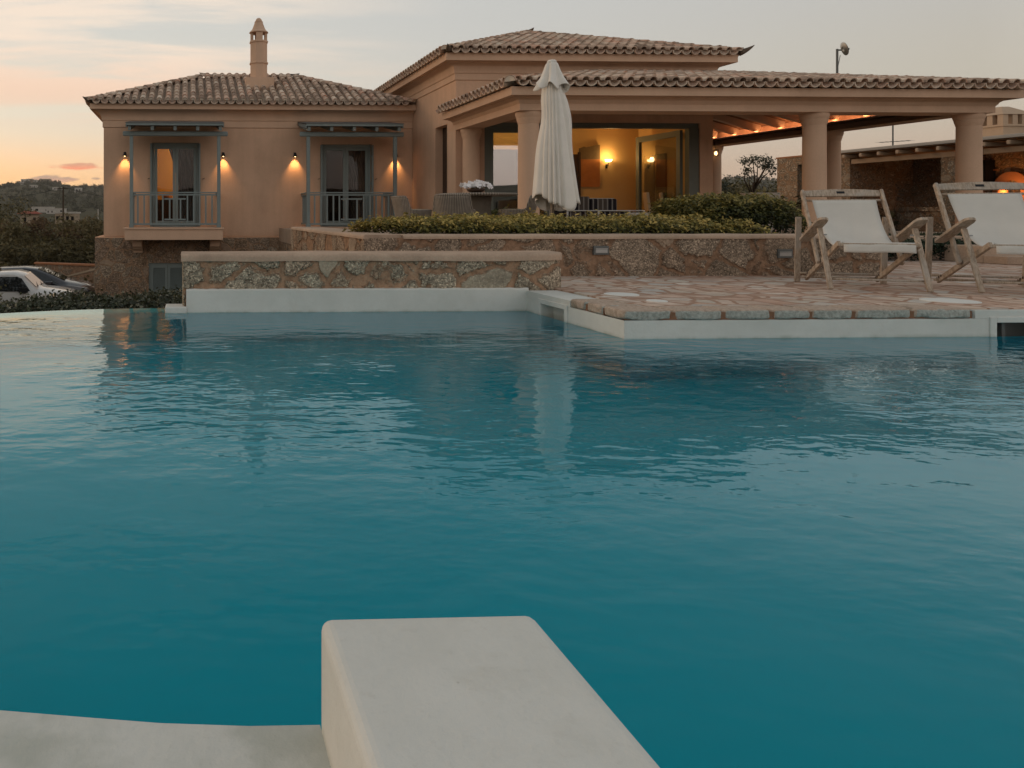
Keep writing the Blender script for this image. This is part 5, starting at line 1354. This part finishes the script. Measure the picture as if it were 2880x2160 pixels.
P_, N_ = sprigs(p, nr, 4, .022, 12); o = leaf_mesh('border_hedge', P_, N_, .045, M['lawn_leaf'], None, np.clip(np.repeat(w, 4) * .6 + rng.normal(0, .2, len(P_)), 0, 1), 1.9, .8, 13)
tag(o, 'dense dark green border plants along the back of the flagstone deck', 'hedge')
# glossy hedge below the overflow edge
xs_ = []; 
g = np.random.default_rng(21); n = 15000
u = g.uniform(0, 1, n); x = -4.6 + 4.55 * u; ye = np.interp(x, [-4.6, -3.0, -2.35, -1.878, -1.386, -.854, -.207, 0], [6.3, 6.9, 7.45, 7.75, 7.98, 8.12, 8.2, 8.2]); v = g.uniform(0, 1, n); y = ye + .40 + v * 1.1
zt = np.array([-.03 + .07 * noise.noise((a * 1.6, b * 1.6, 2)) + .05 * noise.noise((a * 5, b * 5, 9)) for a, b in zip(x, y)]) - .22 * np.clip(1 - v / .25, 0, 1) ** 2 - .10 * np.clip((-x - 1.7) / 1.5, 0, 1)
w = g.uniform(0, 1, n) ** .45; z = -.75 + (zt + .75) * w
P_, N_ = sprigs(np.stack([x, y, z], 1), np.stack([0 * u, (v - .55) * 1.4, .3 + w], 1), 4, .028, 22)
o = leaf_mesh('glossy_hedge', P_, N_, .052, M['glossy_leaf'], None, np.clip(g.beta(1.5, 3.2, len(P_)) + .12 * (g.uniform(0, 1, len(P_)) > .93), 0, 1), 1.7, .95, 23)
tag(o, 'dark glossy leaved hedge below the overflow edge of the pool', 'hedge')
# lawn behind the ledge
n = 9000; P_ = np.stack([g.uniform(9.2, 16, n), g.uniform(12.48, 14.3, n), np.full(n, .578)], 1)
o = leaf_mesh('grass', P_, np.tile([[1, 0, 0]], (n, 1)) + g.normal(0, .6, (n, 3)), .07, M['lawn_leaf'], None, g.uniform(0, .8, n), 6, .8, 24)
tag(o, kind='stuff')

def tree(name, loc, label, trunk_h, crown, n, leaf, m, seed, group=None, cat='tree', limbs=7, rad=.12, clumps=14, sprig=3, tint=(0.35, .22)):
    """crown = (cx,cy,cz,rx,ry,rz) relative; leaf clumps spread through it leave gaps"""
    g = np.random.default_rng(seed); e = empty(name, loc, 0, label, cat, group)
    cx, cy, cz, rx, ry, rz = crown
    mb = MB(); mb.tube([(0, 0, -.3), (.05, .02, trunk_h * .5), (cx * .4, cy * .4, trunk_h)], [rad, rad * .8, rad * .6], 8)
    cl = []
    for k in range(clumps):
        d_ = g.normal(0, 1, 3); d_ /= np.linalg.norm(d_); q = g.uniform(.45, 1.0)
        cl.append((cx + d_[0] * rx * q, cy + d_[1] * ry * q, cz + d_[2] * rz * q, g.uniform(.22, .46)))
    for k in range(min(limbs, clumps)):
        c_ = cl[k]; st_ = Vector((cx * .35, cy * .35, trunk_h * g.uniform(.6, 1.0))); en = Vector(c_[:3]); mid = (st_ + en) / 2 + Vector(g.normal(0, .08, 3)) 
        mb.tube([st_, mid, en], [rad * .45, rad * .28, rad * .08], 6)
    mb.build('trunk', M['bark'], e, smooth=True)
    per = n // clumps; P_ = []; N_ = []; s_ = min(rx, ry, rz)
    for c_ in cl:
        r_ = c_[3] * s_ * 1.25; d_ = g.normal(0, 1, (per, 3)); d_ /= np.linalg.norm(d_, axis=1, keepdims=True); q = g.uniform(0, 1, (per, 1)) ** .45
        P_.append(np.array(c_[:3]) + d_ * q * r_ * np.array([1.15, 1.15, .8])); N_.append(d_ + np.array([0, 0, .5]))
    P_, N_ = sprigs(np.concatenate(P_), np.concatenate(N_), sprig, leaf * .4, seed + 1)
    leaf_mesh('crown', P_, N_, leaf, m, e, np.clip(g.normal(tint[0], tint[1], len(P_)) + .25 * (P_[:, 2] - cz) / rz, 0, 1), 2.0, .8, seed + 2)
    return e
# tree and shrubs at the left edge of the picture
tree('dark_tree', (-5.25, 16.2, -2.1), 'dark leafy tree cut off by the left edge of the picture', 1.3, (.15, 0, 2.15, 1.15, 1.0, 1.75), 2600, .10, M['scrub_leaf'], 31, clumps=26)
tree('flowering_shrub', (-3.55, 13.0, -2.1), 'dark shrub with pale flower heads beside the pickup truck', .9, (-.05, 0, 1.35, .42, .4, .65), 700, .085, M['glossy_leaf'], 33, cat='shrub', clumps=12, rad=.05, tint=(.5, .35))
tree('olive_tree', (22.2, 31.5, .1), 'grey-green olive tree leaning beyond the stone outbuilding', 1.0, (-.3, 0, 1.65, 1.3, .9, 1.35), 2200, .10, M['olive_leaf'], 35, clumps=16, rad=.1, sprig=2)
tree('olive_tree', (23.6, 30.4, .1), 'sparse upright olive tree showing above the outbuilding wall', 2.2, (.2, 0, 3.0, .9, .8, .55), 420, .10, M['olive_leaf'], 37, clumps=12, rad=.09, sprig=2)
sp = [(-6.2, 31, 1.9, 2.6, 'scrub_leaf', 'broad dark bush behind the estate car'), (-3.9, 34, 2.0, 2.1, 'scrub_leaf', 'dark green bush on the slope left of the bedroom wing corner'), (-8.2, 42, 2.3, 1.75, 'rust_leaf', 'reddish brown bush on the slope above the parked cars'), (-5.6, 47, 2.2, 1.8, 'rust_leaf', 'reddish brown bush right against the bedroom wing corner'), (-11.2, 47, 2.4, 3.4, 'scrub_leaf', 'tall dark bush at the left edge above the car roofs')]
for i, (x, y, r_, h_, mm, lab) in enumerate(sp):
    z = gh(x, y)
    tree('slope_bush', (x, y, z), lab, h_ * .3, (0, 0, h_ * .52, r_, r_, h_ * .55), 1500, .17, M[mm], 41 + i, 'bushes on the slope behind the cars', 'bush', clumps=20, rad=.09)
# the scrub itself, one mass
P_ = []; N_ = []; T_ = []; g = np.random.default_rng(61)
for k in range(230):
    a = g.uniform(-19, -4.5); d_ = 27 * math.exp(g.uniform(0, 1.9)); x, y = d_ * math.sin(R(a)), d_ * math.cos(R(a)); z = gh(x, y); r_ = g.uniform(.5, 1.0) * (1.0 + d_ / 55); h_ = g.uniform(.5, 1.1) * (1.1 + d_ / 90)
    n = 230; q = g.normal(0, 1, (n, 3)); q /= np.linalg.norm(q, axis=1, keepdims=True); q[:, 2] = np.abs(q[:, 2]); rr = g.uniform(.35, 1, (n, 1)) ** .5
    P_.append(np.array([x, y, z]) + q * rr * np.array([r_, r_, h_])); N_.append(q + .3); T_.append(np.clip(g.normal(.35 + .3 * g.uniform(-1, 1), .2, n), 0, 1))
P_ = np.concatenate(P_); N_ = np.concatenate(N_); T_ = np.concatenate(T_); dist = np.linalg.norm(P_[:, :2], axis=1)
o = leaf_mesh('undergrowth', P_, N_, .10 + dist * .0033, M['scrub_leaf'], None, T_, 1.7, .8, 62); tag(o, kind='stuff')
# thickets seen under the pergola, and the distant woods on the hills
P_ = []; N_ = []; T_ = []
for k in range(130):
    a = g.uniform(33, 44); d_ = g.uniform(33, 95); x, y = d_ * math.sin(R(a)), d_ * math.cos(R(a)); z = gh(x, y); r_ = g.uniform(.9, 2.0); h_ = g.uniform(.75, 1.2) * (1.45 + (d_ - 33) / 22) - (gh(x, y) - .1)
    n = 200; q = g.normal(0, 1, (n, 3)); q /= np.linalg.norm(q, axis=1, keepdims=True); q[:, 2] = np.abs(q[:, 2]); rr = g.uniform(.35, 1, (n, 1)) ** .5
    P_.append(np.array([x, y, z]) + q * rr * np.array([r_, r_, h_])); N_.append(q + .3); T_.append(np.clip(g.normal(.3 + .3 * g.uniform(-1, 1), .2, n), 0, 1))
P_ = np.concatenate(P_); N_ = np.concatenate(N_); T_ = np.concatenate(T_)
o = leaf_mesh('thicket_foliage', P_, N_, .26, M['scrub_leaf'], None, T_, 1.7, .8, 63); tag(o, kind='stuff')
P_ = []; N_ = []; T_ = []
for k in range(2600):
    right = g.uniform(0, 1) < .3; a = g.uniform(24, 52) if right else g.uniform(-24, -2); 
    d_ = 1480 + g.normal(0, 25) if k % 4 == 0 else 1500 * g.uniform(.06, 1) ** .8
    x, y = d_ * math.sin(R(a)), d_ * math.cos(R(a)); z = gh(x, y)
    if noise.noise((x * .006, y * .006, 2)) < -.12 and k % 4: continue
    r_ = g.uniform(2.0, 4.4) * (.65 if d_ < 500 else 1); h_ = g.uniform(2.5, 6.5) * (.65 if d_ < 500 else 1); n = 44
    q = g.normal(0, 1, (n, 3)); q /= np.linalg.norm(q, axis=1, keepdims=True); q[:, 2] = np.abs(q[:, 2]); rr = g.uniform(.5, 1, (n, 1))
    P_.append(np.array([x, y, z + .3]) + q * rr * np.array([r_, r_, h_])); N_.append(q); T_.append(np.clip(g.normal(.4 + .3 * g.uniform(-1, 1), .15, n), 0, 1))
P_ = np.concatenate(P_); N_ = np.concatenate(N_); T_ = np.concatenate(T_); dist = np.linalg.norm(P_[:, :2], axis=1)
o = leaf_mesh('distant_woods', P_, N_, 0.6 + dist * .0011, M['far_leaf'], None, T_, 1.4, .9, 64); tag(o, kind='stuff')
# ---------------------------------------------------------------- stone outbuilding with the covered barbecue
OX = 22.0
ob = empty('outbuilding', (OX, 24, .2), 0, 'stone outbuilding with an open veranda behind the deck chairs', 'outbuilding')
OI = Matrix.Translation((-OX, -24, -.2))
def op(o): o.matrix_parent_inverse = OI; return o
mb = MB()
wall_holes(mb, (OX, 27.1), (OX, 24.02), .0, 3.03, [(.93, 1.90, .25, 2.76)], .35)
wall_holes(mb, (OX + 2.9, 27.1), (OX, 27.1), .0, 3.03, [], .35)
wall_holes(mb, (OX, 24.02), (OX + 2.9, 24.02), .0, 3.03, [], .3)
op(mb.build('wall', M['outhouse_masonry'], ob))
mb = MB(); mb.box(OX + .24, OX + .29, 25.2, 26.17, .25, 2.76); dr = op(mb.build('door', M['door_frame'], ob))
mb = MB(); mb.lathe([(.02, 0), (.02, .05)], (0, 0, 0), 10); k_ = mb.build('handle', M['steel'], dr); k_.location = (OX + .2, 25.32, 1.35)
mb = MB(); mb.box(OX - .02, OX + .36, 23.98, 27.14, 3.031, 3.085); op(mb.build('wall_coping', M['terracotta'], ob))
mb = MB()
wall_holes(mb, (OX + 2.2, 24.02), (OX + 2.2, 15.5), .0, 3.03, [(3.35 - .85 + .55, 3.35 + .75, .9, 1.75)], .4)
wall_holes(mb, (OX + 2.6, 15.5), (OX, 15.5), .0, 3.03, [], .35)
op(mb.build('back_wall', M['outhouse_masonry'], ob))
mb = MB(); mb.box(OX, OX + .42, 20.55, 21.02, .0, 2.64); op(mb.build('pillar', M['outhouse_masonry'], ob))
mb = MB(); mb.box(OX + 1.5, OX + 2.2, 21.6, 23.98, 1.06, 1.20); mb.box(OX + 1.56, OX + 2.2, 22.4, 23.98, .2, 1.059); op(mb.build('counter', M['outhouse_masonry'], ob, bevel=.01))
mb = MB(); mb.box(OX + 1.62, OX + 2.19, 21.55, 22.05, 1.55, 1.70); op(mb.build('mantel', M['outhouse_masonry'], ob))
mb = MB(); mb.box(OX + 1.9, OX + 2.195, 21.5, 22.5, 1.75, 2.6); op(mb.build('hearth', M['dark_void'], ob))
mb = MB(); mb.box(OX + .02, OX + .20, 15.6, 24.0, 2.64, 2.79); op(mb.build('beam', M['outhouse_plaster'], ob, bevel=.01))
for k in range(13):
    yy = 23.82 - k * .62
    mb = MB(); mb.bar((OX - .42, yy, 2.875), (OX + 2.2, yy, 2.895), .10, .12); op(mb.build('rafter', M['outhouse_plaster'], ob, bevel=.025))
mb = MB(); mb.box(OX - .35, OX + 3.0, 15.4, 24.25, 2.962, 2.99); op(mb.build('roof_boards', M['roof_boards'], ob))
mb = MB(); mb.box(OX - .44, OX + 3.05, 15.35, 24.3, 2.991, 3.055); mb.box(OX - .40, OX + 3.0, 15.4, 24.28, 3.056, 3.085); op(mb.build('roof', M['white_wall'], ob, bevel=.006))
# brick arch, lit from inside
mb = MB(); yc, zc, ro, ri = 20.98, 1.85, .62, .30; n = 20; vs = []; zc = 1.72; ro = .50; ri = .25
ax_ = OX + 2.19
for i in range(n + 1):
    a = math.pi * i / n
    for r_ in (ri, ro):
        for dx_ in (-.10, .0): vs.append((ax_ + dx_, yc + r_ * math.cos(a), zc + r_ * math.sin(a)))
fs = [f for i in range(n) for f in ((i * 4, i * 4 + 2, i * 4 + 6, i * 4 + 4), (i * 4 + 1, i * 4, i * 4 + 4, i * 4 + 5), (i * 4 + 2, i * 4 + 3, i * 4 + 7, i * 4 + 6))]
mb.add(vs, fs); mb.box(ax_ - .10, ax_, yc - ro, yc - ri, .9, zc); mb.box(ax_ - .10, ax_, yc + ri, yc + ro, .9, zc)
op(mb.build('brick_arch', M['terracotta'], ob))
mb = MB(); mb.lathe([(.10, 0), (.16, .1), (.17, .3), (.12, .45), (.14, .5)], (OX + 1.8, 20.95, 1.2), 20); tag(mb.build('clay_jar', M['terracotta'], smooth=True), 'pale clay jar glowing in front of the brick arch', 'jar')
mb = MB(); mb.box(OX + 1.45, OX + 2.19, 20.3, 21.55, .2, 1.198); op(mb.build('bench', M['outhouse_masonry'], ob))
L = bpy.data.lights.new('arch_light', 'POINT'); L.energy = 12; L.color = (1, .42, .12); L.shadow_soft_size = .06
lo = bpy.data.objects.new('arch_light', L); link(lo); lo.location = (OX + 1.62, 20.72, 1.62)
tr = empty('tool_rack', (OX + 2.17, 21.62, 2.0), R(-90), 'dark rack of grill tools on the veranda wall', 'tool rack')
mb = MB(); mb.box(-.25, .25, -.03, -.005, .28, .32); mb.build('rail', M['terracotta'], tr)
for k in range(4):
    mb = MB(); mb.bar((-.18 + k * .12, -.035, .27), (-.18 + k * .12, -.035, -.12 - .05 * (k % 2)), .025, .01, up=(0, 1, 0)); mb.build('tool', M['black_metal'], tr)
# its chimney with slots
mb = MB(); x0, x1, y0, y1 = 24.45, 25.45, 21.5, 22.5
mb.box(x0, x1, y0, y1, 3.086, 3.62); mb.box(x0 - .04, x1 + .04, y0 - .04, y1 + .04, 3.621, 3.68)
for k in range(4):
    for (a, b) in ((x0, y0),):
        s = x0 + .0 + k * .3; mb.box(s, s + .16 if k < 3 else x1, y0, y0 + .12, 3.681, 3.98)
        s2 = y0 + k * .3; mb.box(x0, x0 + .12, max(s2, y0 + .121), (s2 + .16) if k < 3 else y1, 3.681, 3.98)
mb.box(x0 + .3, x1 - .1, y0 + .3, y1 - .1, 3.681, 3.98)
vs = [(x0 - .03, y0 - .03, 3.981), (x1 + .03, y0 - .03, 3.981), (x1 + .03, y1 + .03, 3.981), (x0 - .03, y1 + .03, 3.981), (x0 + .38, y0 + .38, 4.26), (x1 - .38, y0 + .38, 4.26), (x1 - .38, y1 - .38, 4.26), (x0 + .38, y1 - .38, 4.26)]
mb.add(vs, [(3, 2, 1, 0), (4, 5, 6, 7), (0, 1, 5, 4), (1, 2, 6, 5), (2, 3, 7, 6), (3, 0, 4, 7)])
op(mb.build('chimney', M['outhouse_plaster'], ob))
an = empty('tv_antenna', (23.0, 23.53, 3.088), 0, 'thin television aerial on the outbuilding roof', 'aerial')
mb = MB(); mb.tube([(0, 0, 0), (0, 0, 1.15)], .022, 6); mb.build('mast', M['grey_metal'], an)
mb = MB(); mb.tube([(-.12, .35, .26), (.1, -.5, .24)], .01, 5)
for k in range(7):
    q = k / 6; p = Vector((-.12 + .22 * q, .35 - .85 * q, .26 - .02 * q)); mb.tube([p + Vector((-.2, -.06, .0)), p + Vector((.2, .06, .0))], .004, 4)
mb.build('elements', M['grey_metal'], an)
# tub planter and terracotta pot behind the box hedge
tb = empty('planter_tub', (12.75, 16.2, .585), 0, 'pale tapered planter tub behind the tall box hedge', 'planter')
mb = MB(); mb.add([(-.16, -.16, 0), (.16, -.16, 0), (.16, .16, 0), (-.16, .16, 0), (-.24, -.24, .72), (.24, -.24, .72), (.24, .24, .72), (-.24, .24, .72)], [(3, 2, 1, 0), (4, 5, 6, 7), (0, 1, 5, 4), (1, 2, 6, 5), (2, 3, 7, 6), (3, 0, 4, 7)]); mb.build('tub', M['white_wall'], tb, bevel=.006)
mb = MB(); mb.box(-.26, .26, -.26, .26, .721, .87); mb.build('rim', M['white_wall'], tb, bevel=.006)
# rust coloured boundary wall behind the cars
mb = MB()
mb.prism([(-5.6, 27.6), (-2.9, 26.2), (-2.9, 26.5), (-5.6, 27.9)], -2.4, -.86); o = mb.build('wall', M['garden_masonry'])
tag(o, 'rust brown stone boundary wall behind the dark car', 'wall')
mb = MB(); mb.prism([(-5.65, 27.57), (-2.9, 26.14), (-2.9, 26.56), (-5.65, 27.95)], -.859, -.80); o2 = mb.build('wall_cap', M['terracotta'], o)
mb = MB(); mb.bar((-4.9, 25.2, -1.33), (-2.75, 23.6, -.72), .12, .06); mb.bar((-5.6, 25.3, -1.36), (-4.9, 25.2, -1.33), .12, .06); hr = mb.build('handrail', M['tan_wall']); tag(hr, 'pale sloping handrail between the dark car and the house plinth', 'handrail')
mb = MB()
for q in (.1, .5, .9): mb.bar((-4.9 + 2.15 * q, 25.2 - 1.6 * q, -2.3), (-4.9 + 2.15 * q, 25.2 - 1.6 * q, -1.36 + .61 * q), .06, .06)
mb.build('post', M['tan_wall'], hr)

# ---------------------------------------------------------------- village in the valley
def pix(u, v, d_):
    """plan point at picture column u and distance d_ (metres), standing on the terrain"""
    a = math.atan((u - 610.7) / 2100.0) + R(2.2); return d_ * math.sin(a), d_ * math.cos(a)
def house(u, d_, w, dep, h, label, wallm='white_wall', roof='flat', rz=0.0, nwin=2, z=None):
    x, y = pix(u, 0, d_); zz = gh(x, y) - .3 if z is None else z
    e = empty('village_house', (x, y, zz), rz, label, 'house', 'houses in the valley')
    mb = MB(); mb.box(-w / 2, w / 2, -dep / 2, dep / 2, 0, h); mb.build('wall', M[wallm], e)
    if roof == 'hip':
        o_ = .7; mb = MB(); v = [(-w / 2 - o_, -dep / 2 - o_, h), (w / 2 + o_, -dep / 2 - o_, h), (w / 2 + o_, dep / 2 + o_, h), (-w / 2 - o_, dep / 2 + o_, h), (-w / 4, 0, h + w * .16), (w / 4, 0, h + w * .16)]
        mb.add(v, [(3, 2, 1, 0), (0, 1, 5, 4), (1, 2, 5), (2, 3, 4, 5), (3, 0, 4)]); mb.build('roof', M['red_roof'], e)
    else:
        mb = MB(); mb.box(-w / 2 - .2, w / 2 + .2, -dep / 2 - .2, dep / 2 + .2, h + .001, h + .35); mb.build('roof', M['white_wall'], e)
    for k in range(nwin):
        mb = MB(); xx = -w / 2 + w * (k + .5) / nwin; mb.box(xx - w * .07, xx + w * .07, -dep / 2 - .05, -dep / 2 - .01, h * .35, h * .75); mb.build('window', M['dark_void'], e)
    return e
HS = [(59, 1150, 9, 9, 4, 'white house furthest left in the row of houses high on the hillside', 'white_wall'), (71, 1180, 11, 9, 6, 'white house second from the left in the row high on the hillside', 'white_wall'), (85, 1190, 9, 8, 6, 'tan house in the middle of the row high on the hillside', 'tan_wall'), (97, 1195, 9, 8, 6, 'white house right of the tan one in the row high on the hillside', 'white_wall'), (128, 1200, 17, 9, 5, 'long tan house at the right end of the row high on the hillside', 'tan_wall'),
      (94, 900, 9, 8, 3.6, 'white house below the hillside row, left of the utility pole', 'white_wall'), (163, 860, 11, 8, 3.2, 'low white house directly left of the utility pole top', 'white_wall'), (221, 900, 8, 8, 5.5, 'single white two storey house right of the utility pole', 'white_wall'),
      (122, 420, 11, 8, 3, 'long low white building in the valley left of the utility pole', 'white_wall'), (144, 400, 4, 6, 2.6, 'small white block beside the long low valley building', 'white_wall'), (166, 410, 7, 7, 2.6, 'pale house just behind the utility pole in the valley', 'white_wall')]
for (u, d_, w, dep, h, lab, wm) in HS: house(u, d_, w, dep, h, lab, wm)
house(84, 150, 3.6, 4, 2.8, 'small house with a red hipped roof among the bushes', 'tan_wall', 'hip', .2, 2, -1.9)
house(190, 160, 4.2, 4, 2.2, 'flat roofed tan house with a white parapet behind the utility pole', 'tan_wall', 'flat', -.1, 4, -1.25)
x, y = pix(178, 0, 75); z0 = gh(x, y)
up = empty('utility_pole', (x, y, z0), 0, 'dark wooden utility pole with wires in the valley', 'utility pole')
H_ = 1 + (600 - 527) / 2100 * 75 - z0
mb = MB(); mb.tube([(0, 0, -.5), (0, 0, H_)], [.11, .075], 8); mb.build('pole', M['bark'], up)
mb = MB(); mb.bar((-.55, 0, H_ - .15), (.55, 0, H_ - .15), .09, .09); mb.build('crossarm', M['bark'], up)
for k, (sx_, ex, ez) in enumerate(((-.4, -9.0, -.6), (.4, 9, -.9))):
    pts = []
    for i in range(13):
        q = i / 12; pts.append((sx_ + (ex - sx_) * q, q * 4.0, H_ - .1 + ez * q - 1.1 * 4 * q * (1 - q) * .45))
    mb = MB(); mb.tube(pts, .018, 4); mb.build('wire', M['black_metal'], up)
for (u, d_, lab) in ((276, 190, 'slim white post standing in the bushes near the house corner'),):
    x, y = pix(u, 0, d_); mb = MB(); mb.tube([(x, y, gh(x, y)), (x, y, 1 + 12 / 2100 * d_)], .12, 6); tag(mb.build('white_post', M['white_wall']), lab, 'post')

# ---------------------------------------------------------------- evening haze in the valley air
mb = MB(); mb.box(-2850, 2850, -2850, 2850, -12, 115)
hz = bpy.data.materials.new('haze'); hz.use_nodes = True; ht = NT(hz.node_tree); ht.n.remove(ht.n['Principled BSDF'])
pvol = ht.n.new('ShaderNodeVolumePrincipled'); pvol.inputs['Color'].default_value = (.80, .78, .76, 1); pvol.inputs['Density'].default_value = .00013; pvol.inputs['Anisotropy'].default_value = .2
ht.l.new(pvol.outputs[0], ht.n['Material Output'].inputs['Volume'])
tag(mb.build('haze', hz), kind='stuff')
